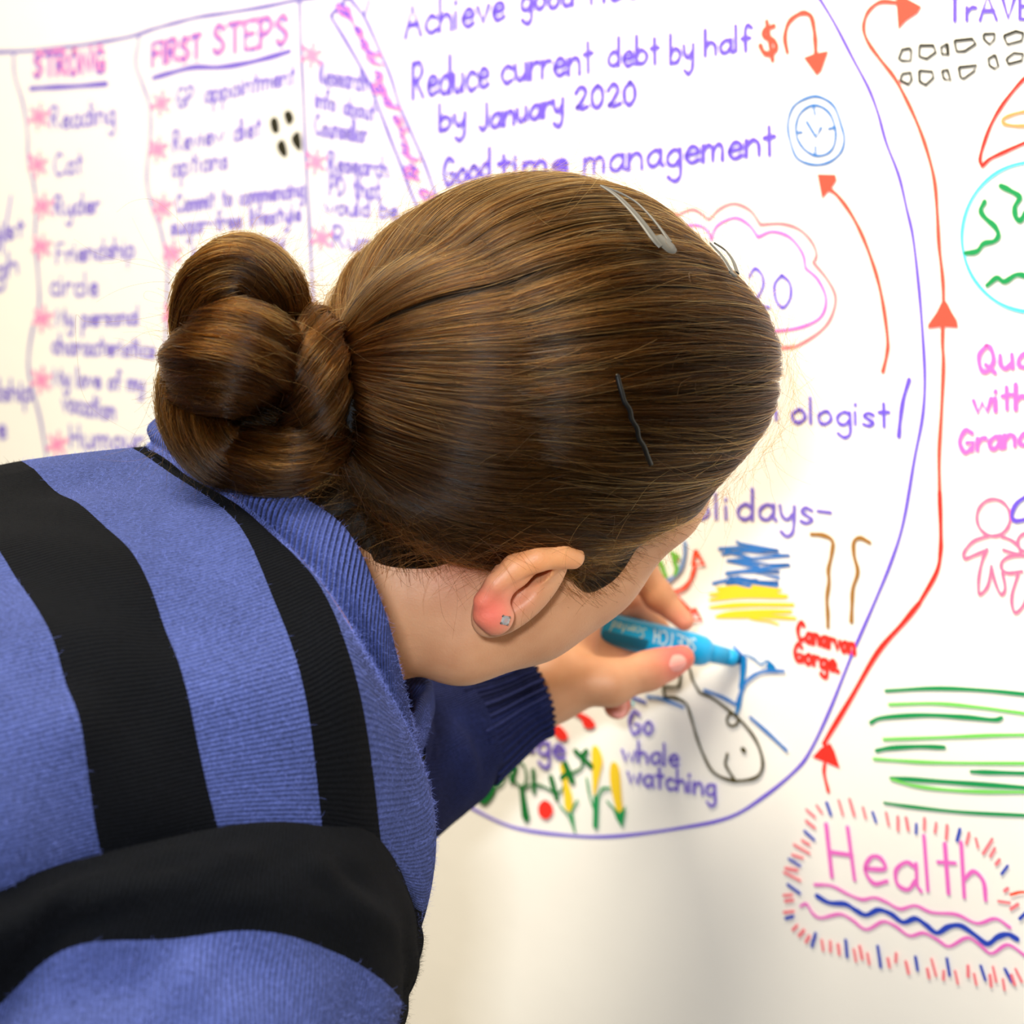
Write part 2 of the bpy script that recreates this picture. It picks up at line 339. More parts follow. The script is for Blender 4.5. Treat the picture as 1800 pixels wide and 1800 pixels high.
# --- right middle
C5 = (1300, 550, 2.77); C6 = (1300, 1150, 2.77)
words('purple', 13, 'psych', -300, 520, 190, 520, 60, C5); words('purple', 13, 'ologist', 255, 530, 735, 555, 62, C5, slant=.0, label='purple handwritten word ending ologist')
Ink(*C5).line('purple', 17, '828,325 800,420 785,520 778,600').build('handwriting')
words('violet', 14, 'Holi', -370, 1000, -40, 1000, 60, C5); words('violet', 14, 'days-', -10, 1000, 460, 1030, 74, C5, label='purple handwritten word days with a dash')
def zig(ink, c, w, rows): 
    for r in rows: ink.line(c, w, r, False)
    return ink
C8 = (850, 950, 2.769)
zig(Ink(*C8), 'navy', 0.1, []).line('blue', 12, '1150,40 1240,35 1330,45 1440,50 1250,15 1235,5', False).line('blue', 12, '1165,65 1280,50 1495,72 1190,98', False).line('blue', 12, '1190,98 1300,105 1495,118 1185,160', False).line('blue', 13, '1190,158 1250,150 1445,152 1330,160 1440,180', False).line('blue', 14, '1120,208 1240,180 1440,205 1200,195 1430,225', False).line('blue', 14, '1180,50 1320,90 1200,100 1340,130', False).line('blue', 14, '1200,180 1340,190 1180,210 1300,222', False).build('scribble', 'blue zigzag water scribble')
k = Ink(*C8)
for q in ('1140,232 1280,228 1450,240', '1105,262 1260,255 1480,270', '1105,290 1240,270 1470,275', '1105,325 1280,312 1510,312', '1135,370 1250,350 1500,345', '1135,372 1300,365 1520,378', '1300,380 1400,395 1440,408', '1150,240 1300,262 1430,252', '1200,250 1340,240 1440,262'):
    k.line('yellow', 19 if '408' not in q else 9, q, taper=.4)
k.build('scribble', 'yellow horizontal sand scribble')
Ink(*C5).line('brown', 16, '352,1077 410,1082 455,1110 450,1180 435,1250 438,1310 428,1390 432,1460 433,1528').line('brown', 16, '637,1118 590,1095 560,1115 560,1180 578,1260 555,1340 550,1420 547,1502').build('tree_trunk_drawing', 'two wavy brown trunk lines')
words('red', 17, 'Canarvon', 285, 1590, 565, 1660, 46, C5, label='red handwritten word Canarvon'); words('red', 17, 'Gorge.', 270, 1690, 495, 1750, 44, C5, label='red handwritten word Gorge')
Ink(1400, 0, 3).line('coral', 16, '535,15 450,10 395,45 365,95 358,160 385,230 450,320 520,410 580,520 640,650 690,790 730,950 745,1120 755,1300 772,1450 778,1580 773,1800 778,1920 768,2160 755,2400 758,2600').line('red', 18, '758,2600 764,2800 762,2910 740,3020 650,3180').line('red', 20, '650,3180 560,3290 430,3440 290,3680 170,3880 150,3920').build('path_line', 'long red line winding up the right side')
Ink(1400, 0, 3).fill('coral', '528,-10 560,-20 662,35 640,70 580,110 540,155').build('arrowhead', 'red arrowhead at the top of the long line')
Ink(1400, 0, 3).fill('coral', '778,1575 800,1600 825,1650 850,1690 855,1728 775,1722 695,1732 698,1710 740,1650').build('arrowhead', 'red triangle half way up the long line')
Ink(*C6).fill('red', '445,432 465,470 492,555 435,530 358,500 400,455').line('red', 14, '418,530 415,580 435,665').build('arrowhead', 'red arrowhead at the foot of the long line')
k = Ink(1400, 0, 3)
for q in ('600,255 560,262 542,310 560,320 605,320 608,260', '652,240 725,240 738,275 690,310 650,298', '800,230 765,250 770,285 805,288', '795,232 800,288', '835,215 930,205 950,230 890,270 848,272', '990,180 1050,178 1045,210 1022,235 990,205', '1095,190 1160,165 1200,175 1190,215 1115,235', '1050,290 1015,310 1020,345 1048,362 1068,350 1052,292',
          '1110,310 1150,280 1200,285 1190,320 1120,338', '560,390 605,382 610,420 595,445 550,425', '650,372 720,378 725,410 685,448 652,430', '770,375 800,368 815,425 780,415', '858,355 955,345 940,375 885,415 868,408'):
    k.line('black', 11, q, False, '795,232' not in q)
k.build('stone_row_drawing', 'two rows of small black outlined blocks')
words('purple', 16, 'TrAVEL', 800, 110, 1350, 95, 68, (1400, 0, 3), label='purple letters TrAV at the top edge')
Ink(1650, 0, 4).line('red', 20, '640,520 560,600 450,740 370,880 315,1030 295,1120 310,1170').line('red', 20, '310,1170 360,1120 450,1075 640,990').build('sail_drawing', 'red outlined triangular shape above the globe')
Ink(1650, 0, 4).line('tan', 18, '640,780 540,800 460,835 465,870 540,885 640,885').build('sail_drawing', 'tan oval')
k = Ink(1400, 0, 3); k.ring('sky', 15, 1250, 1250, 375, 395).build('globe_outline', 'sky blue circle of the globe')
k = Ink(1400, 0, 3).line('green', 21, '995,1065 975,1110 1000,1150 1050,1195 1068,1240 1045,1272 990,1285 955,1325 895,1335').line('green', 22, '1080,980 1130,1005 1180,1040 1155,1090 1160,1145 1185,1162 1210,1120').line('green', 21, '1008,1505 1060,1465 1100,1485 1160,1450 1210,1455 1260,1480').build('globe_lands', 'green wavy coast lines on the globe')
P7 = (1600, 560, 3.335)
words('magenta', 22, 'Quality', 400, 310, 1000, 260, 80, P7, label='pink handwritten word starting Qua'); words('magenta', 22, 'with', 375, 550, 700, 520, 72, P7, label='pink handwritten word with'); words('magenta', 22, 'Grandkids', 290, 785, 1000, 700, 68, P7, label='pink handwritten word starting Grandk')
k = Ink(*P7).ring('pink', 15, 492, 1165, 98, 108)
k.line('pink', 15, '465,1272 380,1300 330,1350 315,1390 330,1405 380,1385 455,1355').line('pink', 15, '455,1350 425,1420 405,1520 405,1600 420,1612 460,1560 480,1450').line('pink', 15, '480,1450 500,1540 535,1615 560,1580 545,1490').line('pink', 15, '540,1275 600,1300 640,1340 645,1380 550,1355').build('figure_drawing', 'pink outlined stick figure')
k = Ink(*P7).line('pink', 15, '720,1245 660,1265 635,1300 650,1350 720,1380').line('pink', 15, '700,1390 600,1390 545,1420 540,1465 580,1490 660,1480').line('pink', 15, '635,1500 600,1620 605,1700 630,1720 680,1650 700,1500').build('figure_drawing', 'second pink figure at the edge')
Ink(*P7).line('purple', 20, '720,1020 630,1080 600,1150 625,1185 720,1165').build('figure_drawing', 'purple curve beside the pink figure')
# --- bottom right
G = [('green', 15, '715,177 950,165 1200,175 1500,205'), ('leaf', 13, '732,243 950,238 1150,255 1450,295'), ('green', 17, '642,332 700,308 900,295 1100,305 1240,318 1280,308'), ('leaf', 13, '705,413 1000,403 1250,393 1480,390'),
     ('green', 17, '670,468 740,455 880,448 1000,452'), ('leaf', 13, '658,508 800,518 1000,527 1450,530'), ('green', 16, '1130,570 1250,574 1450,580'), ('green', 18, '740,602 900,612 1150,630 1480,655'), ('leaf', 13, '745,608 850,638 1000,658 1200,668 1450,670'), ('green', 13, '708,722 850,742 1100,768 1500,788')]
for c, w_, q in G: Ink(*C6).line(c, w_, q, taper=.15).build('grass_line')
words('magenta', 16, 'Health', 440, 1085, 1215, 1195, 132, C6, slant=-.06, label='large pink handwritten word Health')
Ink(*C6).line('magenta', 12, '370,1120 450,1125 530,1165 600,1192 660,1183 720,1205 785,1238 860,1222 940,1255 1060,1265 1160,1308 1250,1285 1320,1328').build('wavy_line', 'upper pink wave under Health')
Ink(*C6).line('navy', 20, '380,1175 440,1208 520,1215 570,1245 620,1268 680,1243 740,1262 800,1303 860,1285 910,1315 965,1355 1020,1325 1080,1320 1150,1365 1210,1408 1260,1375 1310,1362 1355,1385').build('wavy_line', 'thick blue wave under Health')
Ink(*C6).line('magenta', 12, '300,1225 330,1215 360,1260 400,1282 490,1263 550,1290 620,1338 700,1300 760,1320 830,1368 900,1355 970,1390 1025,1420 1110,1378 1170,1410 1230,1455 1310,1412 1400,1470').build('wavy_line', 'lower pink wave under Health')
k = Ink(*C6)
for c, q in [(0, '330,755 370,790'), (0, '380,735 405,770'), (1, '428,722 448,780'), (0, '487,710 507,780'), (0, '540,705 562,782'), (0, '605,745 618,795'), (1, '652,768 668,815'), (0, '718,770 730,830'), (0, '775,790 775,855'), (0, '815,795 825,852'), (1, '865,825 863,870'), (0, '905,798 903,852'), (0, '962,820 955,865'),
             (0, '1015,832 1010,897'), (1, '1077,850 1063,905'), (0, '1122,868 1108,920'), (0, '1155,895 1165,938'), (0, '1235,897 1190,968'), (0, '1248,942 1225,982'), (0, '1270,998 1253,1020'), (1, '1310,1028 1280,1068'), (0, '1310,1138 1295,1150'), (0, '1265,1200 1320,1208'), (0, '1360,1215 1325,1238'),
             (0, '330,810 370,842'), (1, '322,860 368,902'), (0, '310,905 345,925'), (0, '270,925 345,968'), (0, '262,975 312,990'), (1, '245,995 300,1028'), (0, '230,1040 285,1050'), (0, '222,1060 300,1100'), (1, '240,1120 298,1162'), (0, '220,1172 260,1170'), (0, '228,1200 265,1195'), (0, '222,1255 268,1250'), (1, '230,1285 265,1275'),
             (0, '265,1340 285,1318'), (0, '295,1368 318,1342'), (0, '328,1398 345,1370'), (1, '357,1420 375,1358'), (0, '405,1390 412,1440'), (0, '447,1395 447,1445'), (0, '485,1412 490,1458'), (1, '522,1390 528,1470'), (0, '562,1435 572,1492'), (0, '590,1420 602,1480'), (0, '628,1455 636,1505'), (1, '678,1420 692,1520'),
             (0, '728,1480 735,1520'), (0, '768,1455 765,1495'), (0, '815,1495 828,1550'), (1, '862,1472 872,1535'), (0, '920,1530 928,1572'), (0, '940,1482 962,1562'), (0, '1000,1540 998,1580'), (1, '1015,1480 1028,1560'), (0, '1055,1540 1068,1600'), (0, '1118,1515 1118,1565'), (0, '1148,1555 1158,1605'), (1, '1180,1515 1202,1582'),
             (0, '1225,1560 1230,1612'), (0, '1240,1520 1255,1590'), (0, '1288,1580 1295,1630'), (1, '1298,1530 1330,1590'), (0, '1330,1560 1345,1605'), (0, '1350,1530 1380,1590')]:
    Ink(*C6).line(('rose', 'navy')[c], 12, q, False).build('border_dash')
Ink(*C6).line('orange', 10, '1325,1168 1380,1155 1450,1165').line('navy', 14, '1370,1285 1400,1255').build('handwriting')
# --- whale, water, vegetables
C7 = (750, 1150, 2.769)
Ink(*C7).line('olive', 11, '1285,60 1300,120 1335,185').line('olive', 12, '1335,185 1400,215 1500,290 1570,360 1620,440 1642,530 1620,590 1560,612 1480,610 1400,570 1350,480 1320,400 1300,330 1275,250 1250,225').line('olive', 14, '1250,225 1210,210 1165,208').line('olive', 12, '1165,208 1162,160 1225,158 1240,120 1238,70').ring('olive', 11, 1495, 318, 27, 30).line('olive', 12, '1470,485 1460,530 1480,570 1502,605').line('olive', 22, '1545,462 1552,468').build('whale_drawing', 'olive outline drawing of a whale')
Ink(*C7).line('cyan', 24, '1550,15 1545,90 1540,160').line('cyan', 15, '1540,160 1530,230 1515,280').line('blue', 13, '1360,175 1440,205 1515,245').line('blue', 13, '1515,245 1550,150 1600,100 1660,80 1745,80').line('cyan', 8, '1560,0 1600,20 1635,48 1665,30 1700,60').fill('cyan', '1665,28 1715,76 1660,68').line('blue', 12, '1080,205 1150,215 1255,258').line('navy', 12, '1000,205 1070,232').line('sky', 9, '990,240 1010,238').line('blue', 11, '1500,-40 1545,5').build('fountain_drawing', 'blue marker strokes still being drawn at the pen tip')
Ink(*C7).line('blue', 14, '1582,305 1665,378 1757,465').build('water_line', 'single blue slanted stroke')
words('violet', 13, 'Go', 990, 385, 1110, 388, 58, C7, label='purple handwritten word Go'); words('violet', 13, 'whale', 958, 515, 1235, 545, 52, C7, label='purple handwritten word whale'); words('violet', 13, 'watching', 985, 625, 1415, 690, 52, C7, label='purple handwritten word watching')
words('violet', 14, 'vege', 405, 440, 680, 515, 62, C7, label='purple handwritten word vege')
Ink(*C7).line('forest', 10, '280,520 330,515 375,535 390,580 375,625 345,645').fill('forest', '230,655 300,640 345,640 330,690 295,730 270,725 235,690', True).line('forest', 26, '345,490 352,555', False).fill('forest', '375,465 410,470 448,515 420,525 385,500', True).line('forest', 10, '440,510 480,540 492,600 480,640').line('forest', 11, '395,565 430,610 470,645 530,632 580,645 630,670 665,660 690,590 730,570 760,550 765,520').line('forest', 24, '440,545 420,615', False).line('forest', 22, '525,565 530,670', False).line('forest', 24, '612,600 640,700', False).line('forest', 26, '682,535 715,615', False).line('forest', 20, '730,470 810,545', False).line('forest', 20, '785,470 760,500', False).fill('forest', '458,650 480,650 510,800 490,822 470,790').line('forest', 20, '665,600 700,570', False).build('vine_drawing', 'dark green drawing of a bean vine')
Ink(*C7).fill('yellow', '812,455 840,450 862,510 850,580 820,690 812,560', True).fill('yellow', '905,530 940,545 955,700 962,790 935,775 900,620', True).fill('yellow', '655,540 680,540 695,620 715,690 712,760 680,745 672,640', True).build('corn_drawing', 'yellow corn cobs')
Ink(*C7).line('green', 9, '655,735 700,790 728,862').line('green', 9, '742,708 712,770 728,862').line('green', 26, '832,700 828,835').line('green', 9, '785,600 800,690 825,760').line('green', 11, '898,650 860,655 835,710').fill('green', '905,730 945,770 978,735 960,845 930,800').line('green', 8, '885,715 930,765').fill('green', '700,765 722,780 728,858').build('corn_leaves', 'green corn leaves')
k = Ink(*C7).fill('red', '620,365 650,345 690,385 688,415 655,415 625,385', True).build('tomato_drawing', 'red blob beside the cuff')
Ink(*C7).fill('red', '760,290 805,310 828,345 800,362 770,345', True).line('red', 22, '712,268 785,315').build('tomato_drawing', 'red drop under the hand')
Ink(*C7).fill('red', '580,708 615,730 620,770 590,802 555,780 552,735', True).build('tomato_drawing', 'red oval tomato under the vine')
# small globe with arrows by the face
Ink(950, 820, 5.143).line('slate', 30, '1320,690 1310,830 1260,950 1150,1040 1000,1060').line('lime', 34, '1070,850 1110,880 1120,930 1145,985').line('lime', 34, '1220,790 1225,870 1245,920 1230,970').line('lime', 26, '1195,780 1260,815').build('globe_outline', 'small blue and green globe beside the forehead')
Ink(950, 820, 5.143).line('orange', 26, '1175,1140 1280,1110 1350,1050 1390,960 1410,890').line('orange', 28, '1415,755 1490,880 1385,885', False, True).build('arrow', 'small red outlined arrow pointing up')
Ink(950, 820, 5.143).line('orange', 26, '1240,1165 1310,1240 1370,1295').line('orange', 28, '1405,1280 1470,1385 1360,1385', False, True).build('arrow', 'small red outlined arrow pointing down')
# ------------------------------------------------------------------ the person: signed-distance body, camera-frame metres
def unit(v): v = np.asarray(v, float); return v / np.linalg.norm(v)
HF = unit([0.806, -0.146, -0.574]); HU = np.array([0.536, 0.594, 0.6]); HU = unit(HU - HF * (HU @ HF)); HR = np.cross(HF, HU)
HB = np.stack([HF, HU, HR], 1)            # head axes: face, crown, her right
HC = np.array([-0.0116, 0.0274, -0.8387]) # midpoint between the ears
HS = 1.02
def hd(f, u, r): return HC + HB @ (np.array([f, u, r]) * HS)

PR = []
def cap(a, b, ra, rb, k=0.01): PR.append(('c', np.array(a, float), np.array(b, float), ra, rb, k))
def ell(c, rad, B=None, k=0.01, op=1): PR.append(('e' if op > 0 else 's', np.array(c, float), np.array(rad, float), np.eye(3) if B is None else B, None, k))
def chain(pts, rs, k=0.006):
    for i in range(len(pts) - 1): cap(pts[i], pts[i + 1], rs[i], rs[i + 1], k)

# skull, face
ell(hd(.010, .043, 0), (.096 * HS, .084 * HS, .0735 * HS), HB, .02)
ell(hd(-.03, .035, 0), (.066, .066, .070), HB, .02)
ell(hd(.050, -.030, 0), (.052, .075, .058), HB, .025)         # face mass
ell(hd(.070, -.082, 0), (.030, .030, .036), HB, .02)          # chin
for sg in (1, -1):
    cap(hd(.004, -.045, .050 * sg), hd(.070, -.092, .022 * sg), .020, .015, .022)   # jaw line
    ell(hd(.062, -.018, .040 * sg), (.026, .024, .024), HB, .02)                     # cheekbone
    ell(hd(.078, .034, .028 * sg), (.016, .012, .024), HB, .012)                     # brow
    ell(hd(.112, .012, .033 * sg), (.012, .010, .014), HB, .008, -1)
    cap(hd(.068, .030, .048 * sg), hd(.064, -.015, .048 * sg), .012, .014, .016)      # outer orbit                 # eye socket
    ell(hd(.078, .010, .030 * sg), (.013, .013, .013), HB, .004)                     # eyeball under the lid
    ell(hd(.112, -.030, .010 * sg), (.010, .008, .008), HB, .006)                    # nostril wing
cap(hd(.098, .018, 0), hd(.121, -.026, 0), .008, .010, .008)  # nose
cap(hd(.100, -.053, -.020), hd(.104, -.052, .0), .005, .007, .005); cap(hd(.104, -.052, .0), hd(.100, -.053, .020), .007, .005, .005)
cap(hd(.098, -.064, -.016), hd(.101, -.065, .0), .005, .007, .004); cap(hd(.101, -.065, .0), hd(.098, -.064, .016), .007, .005, .004)
# neck
cap(pc(900, 985, .862), pc(720, 1008, .862), .052, .0465, .02)
cap(pc(720, 1008, .862), pc(520, 1040, .855), .0465, .050, .02)
cap(pc(810, 1118, .838), pc(770, 1060, .84), .0165, .02, .02)
cap(pc(930, 1090, .846), pc(815, 1128, .838), .014, .0150, .022)
# shoulders, ribcage, upper arms (inside the sweater)
cap(pc(520, 1040, .855), pc(120, 1230, .80), .050, .060, .03)
cap(pc(120, 1230, .80), pc(-130, 1330, .775), .060, .06, .03)
cap(pc(470, 1150, .82), pc(470, 1480, .76), .045, .045, .03)
cap(pc(470, 1480, .76), pc(400, 1850, .72), .045, .035, .03)
cap(pc(520, 1060, .87), pc(560, 1180, .95), .042, .03, .03)
NHEAD = len(PR)
# far arm: upper arm, forearm, wrist
chain([pc(560, 1180, .95), pc(610, 1340, 1.0), pc(760, 1298, 1.03), pc(860, 1250, 1.045), pc(945, 1208, 1.05)], [.032, .030, .026, .0225, .0205], .02)
# --- left hand: back and palm
MCPS = [pc(1035, 1062, 1.075), pc(1020, 1090, 1.09), pc(1010, 1120, 1.10), pc(1005, 1152, 1.105)]
for q in MCPS: cap(pc(955, 1200, 1.055), q, .0185, .0125, .014)
cap(pc(965, 1200, 1.05), pc(1045, 1200, 1.063), .020, .0140, .012)
cap(pc(1050, 1182, 1.085), pc(1112, 1122, 1.124), .0130, .0115, .012); cap(pc(1010, 1150, 1.09), pc(1080, 1130, 1.118), .016, .013, .012)
# thumb
chain([pc(985, 1192, 1.045), pc(1072, 1200, 1.043), pc(1140, 1179, 1.050), pc(1198, 1157, 1.061)], [.0185, .0132, .0108, .0082], .008)
ell(pc(1168, 1168, 1.055), (.012, .0094, .0092), None, .005)
# index, middle, ring, little
chain([MCPS[0], pc(1124, 1000, 1.082), pc(1158, 1048, 1.085), pc(1203, 1092, 1.083)], [.0125, .0105, .0095, .0062], .004)
chain([MCPS[1], pc(1105, 1060, 1.110), pc(1150, 1105, 1.118), pc(1182, 1142, 1.118)], [.0125, .0100, .0088, .0074], .004)
chain([MCPS[2], pc(1095, 1105, 1.128), pc(1130, 1160, 1.122), pc(1112, 1192, 1.100)], [.0120, .0098, .0086, .0074], .004)
chain([MCPS[3], pc(1050, 1170, 1.130), pc(1078, 1204, 1.120), pc(1085, 1240, 1.096)], [.0115, .0095, .0092, .0090], .004)
# --- right ear (her near ear)
ED = .7795
def ep(x, y, d=0.0): return pc(x, y, ED + d)
ex = unit(ep(960, 985) - ep(868, 1085)); ez = unit(HR * .8 + np.array([-.1, .1, .55])); ez = unit(ez - ex * (ez @ ex)); ey = np.cross(ez, ex)
EB = np.stack([ex, ey, ez], 1)
ell(ep(915, 1030, .010), (.0300, .0160, .0075), EB, .006)
ell(ep(930, 1032, -.003), (.0200, .0090, .0130), EB, .002, -1)
chain([ep(1006, 979, .003), ep(982, 973, -.002), ep(945, 980, -.006), ep(905, 997, -.008), ep(872, 1025, -.009), ep(850, 1057, -.007), ep(850, 1081, -.004), ep(866, 1094, -.001)],
      [.0058, .0063, .0064, .0058, .0048, .0044, .0048, .0052], .002)
ell(ep(955, 985, .008), (.0150, .0080, .0110), EB, .004)
ell(ep(877, 1086, -.004), (.0075, .0072, .0048), EB, .005)
chain([ep(950, 1008, .002), ep(905, 1022, -.003), ep(880, 1045, -.004), ep(876, 1060, -.002)], [.0020, .0026, .0032, .0030], .005)
ell(ep(940, 1008, .006), (.0100, .0040, .0120), EB, .0012, -1)
# left ear, simple mirrored flap
ell(hd(-.008, 0, -.080), (.016, .030, .006), HB, .006); ell(hd(-.004, .002, -.086), (.010, .020, .006), HB, .003, -1)

def prim_d(q, P_):
    if q[0] == 'c':
        _, a, b, ra, rb, k = q
        ba = b - a; t = np.clip(((P_ - a) @ ba) / (ba @ ba), 0, 1)
        return np.linalg.norm(P_ - a - t[..., None] * ba, axis=-1) - (ra + (rb - ra) * t)
    _, c, rad, B, _, k = q
    v = (P_ - c) @ B / rad
    n = np.linalg.norm(v, axis=-1) + 1e-9; g = np.linalg.norm(v / rad, axis=-1) + 1e-9
    return n * (n - 1) / g
def blend(D, d, q):
    k = q[5]
    if q[0] == 's':
        h = np.clip(.5 - .5 * (D + d) / k, 0, 1); return D * (1 - h) - d * h + k * h * (1 - h)
    h = np.clip(.5 + .5 * (D - d) / k, 0, 1); return D * (1 - h) + d * h - k * h * (1 - h)
def body_sdf(P_):
    D = np.full(P_.shape[:-1], .06)
    for q in PR: D = blend(D, prim_d(q, P_), q)
    return D

def axis_grid(lo, hi, coarse, fines, fine):
    x = [lo]
    while x[-1] < hi:
        st = fine if any(a - coarse <= x[-1] < b for a, b in fines) else coarse
        x.append(x[-1] + st)
    return np.array(x)

def surface_nets(Fv, xs, ys, zs):
    S = Fv < 0
    n = np.array(S.shape); cn = n - 1
    cid = lambda i, j, k: (i * cn[1] + j) * cn[2] + k
    ids, pos, quads = [], [], []
    G = (xs, ys, zs)
    for ax in range(3):
        sl0 = [slice(None)] * 3; sl1 = [slice(None)] * 3
        sl0[ax] = slice(0, -1); sl1[ax] = slice(1, None)
        ch = np.argwhere(S[tuple(sl0)] != S[tuple(sl1)])
        o1, o2 = [(1, 2), (2, 0), (0, 1)][ax]
        ch = ch[(ch[:, o1] > 0) & (ch[:, o1] < cn[o1]) & (ch[:, o2] > 0) & (ch[:, o2] < cn[o2])]
        e1 = ch.copy(); e1[:, ax] += 1
        f0 = Fv[tuple(ch.T)]; f1 = Fv[tuple(e1.T)]
        t = f0 / (f0 - f1)
        p0 = np.stack([G[a][ch[:, a]] for a in range(3)], 1); p1 = np.stack([G[a][e1[:, a]] for a in range(3)], 1)
        p = p0 + (p1 - p0) * t[:, None]
        cells = []
        for d1, d2 in ((-1, -1), (0, -1), (0, 0), (-1, 0)):
            c = ch.copy(); c[:, o1] += d1; c[:, o2] += d2
            cells.append(cid(*c.T)); ids.append(cells[-1]); pos.append(p)
        q = np.stack(cells, 1)
        fl = f0 > 0
        q[fl] = q[fl][:, ::-1]
        quads.append(q)
    ids = np.concatenate(ids); pos = np.vstack(pos); quads = np.vstack(quads)
    u, inv = np.unique(ids, return_inverse=True)
    cnt = np.bincount(inv)
    V = np.stack([np.bincount(inv, pos[:, a]) / cnt for a in range(3)], 1)
    return V, np.searchsorted(u, quads)

xs = axis_grid(-.36, .135, .0032, [(-.03, .135)], .0012)
ys = axis_grid(-.29, .16, .0032, [(-.125, -.008)], .0012)
zs = axis_grid(-1.16, -.60, .0032, [(-1.15, -1.025), (-.825, -.755)], .0012)
Fv = np.full((len(xs), len(ys), len(zs)), .06, np.float32)
for q in PR:
    if q[0] == 'c': lo = np.minimum(q[1] - q[3], q[2] - q[4]); hi = np.maximum(q[1] + q[3], q[2] + q[4])
    else: m_ = q[2].max(); lo = q[1] - m_; hi = q[1] + m_
    mg = q[5] + .012 if q[0] == 'c' else q[5] + .02
    i0, i1 = np.searchsorted(xs, [lo[0] - mg, hi[0] + mg]); j0, j1 = np.searchsorted(ys, [lo[1] - mg, hi[1] + mg]); k0, k1 = np.searchsorted(zs, [lo[2] - mg, hi[2] + mg])
    if i1 <= i0 or j1 <= j0 or k1 <= k0: continue
    X, Y, Z = np.meshgrid(xs[i0:i1], ys[j0:j1], zs[k0:k1], indexing='ij')
    Pq = np.stack([X, Y, Z], -1)
    Fv[i0:i1, j0:j1, k0:k1] = blend(Fv[i0:i1, j0:j1, k0:k1], prim_d(q, Pq), q)
BV, BQ = surface_nets(Fv, xs, ys, zs)
# relax the surface a little
def relax(V, Q, it=2, lam=.5, mask=None):
    e = np.vstack([Q[:, [0, 1]], Q[:, [1, 2]], Q[:, [2, 3]], Q[:, [3, 0]]])
    n = len(V)
    for _ in range(it):
        s = np.zeros_like(V); c = np.bincount(e.ravel(), minlength=n).astype(float)
        for a in range(3): s[:, a] = np.bincount(e[:, 0], V[e[:, 1], a], n) + np.bincount(e[:, 1], V[e[:, 0], a], n)
        V = V + lam * (s / np.maximum(c, 1)[:, None] - V)
    return V
BV = relax(BV, BQ, 2)

m_skin = mat('skin', (226, 168, 132), 0.48, 0.45, Subsurface_Weight=0.22, Subsurface_Scale=0.012)
b_ = m_skin.node_tree.nodes['Principled BSDF']; b_.inputs['Subsurface Radius'].default_value = (1.0, .32, .18)
at = N(m_skin, 'ShaderNodeAttribute', attribute_name='tone')
nz = N(m_skin, 'ShaderNodeTexNoise', Scale=60.0, Detail=4.0); tcn = N(m_skin, 'ShaderNodeTexCoord'); L(m_skin, tcn.outputs['Object'], nz.inputs['Vector'])
mxn = N(m_skin, 'ShaderNodeMix', data_type='RGBA', blend_type='MULTIPLY'); mxn.inputs['Factor'].default_value = 1.0
rp = N(m_skin, 'ShaderNodeValToRGB'); rp.color_ramp.elements[0].position = .3; rp.color_ramp.elements[0].color = (.90, .84, .80, 1); rp.color_ramp.elements[1].position = .65; rp.color_ramp.elements[1].color = (1, 1, 1, 1)
L(m_skin, nz.outputs['Fac'], rp.inputs['Fac']); L(m_skin, at.outputs['Color'], mxn.inputs['A']); L(m_skin, rp.outputs['Color'], mxn.inputs['B']); L(m_skin, mxn.outputs['Result'], b_.inputs['Base Color'])
nz2 = N(m_skin, 'ShaderNodeTexNoise', Scale=900.0, Detail=3.0); L(m_skin, tcn.outputs['Object'], nz2.inputs['Vector'])
bp = N(m_skin, 'ShaderNodeBump', Strength=.25, Distance=.0006); L(m_skin, nz2.outputs['Fac'], bp.inputs['Height']); L(m_skin, bp.outputs['Normal'], b_.inputs['Normal'])

person = empty('person', tuple(cw(pc(300, 1500, .76))))
tag(person, 'person in a blue and black striped sweater bending to draw with a blue marker', 'person')
body = link_mesh('body', cw(BV), BQ, m_skin)
adopt(body, person)
def tones(V):
    base = np.array(lin((208, 154, 116))[:3]); out = np.tile(base, (len(V), 1))
    def add(c, rgb, rad, amt=1.0):
        nonlocal out
        w_ = (amt * np.exp(-(np.linalg.norm(V - c, axis=1) / rad) ** 2))[:, None]
        out = out * (1 - w_) + np.array(lin(rgb)[:3]) * w_
    add(ep(866, 1078, -.008), (232, 100, 88), .011, .85); add(ep(848, 1055, -.008), (230, 105, 88), .008, .6)
    add(ep(890, 1040, 0), (222, 120, 112), .012, .6); add(ep(930, 985, -.006), (246, 164, 104), .016, .75); add(ep(990, 975, -.003), (250, 172, 112), .012, .75)  # orange upper ear: light shining through, put into the skin tone
    add(ep(905, 1090, 0), (222, 170, 140), .008, .5)
    add(pc(800, 980, .80), (212, 135, 118), .020, .6); add(pc(1195, 1152, 1.05), (226, 96, 96), .018, .9)
    add(pc(1090, 1234, 1.09), (226, 112, 106), .014, .85); add(pc(1205, 1096, 1.08), (228, 140, 120), .010, .6)
    add(hd(.104, -.056, 0), (200, 95, 90), .014, .8); add(pc(1140, 1120, 1.09), (205, 110, 120), .020, .4)
    return out
ca = body.data.color_attributes.new('tone', 'FLOAT_COLOR', 'POINT')
ca.data.foreach_set('color', np.hstack([tones(BV), np.ones((len(BV), 1))]).ravel())

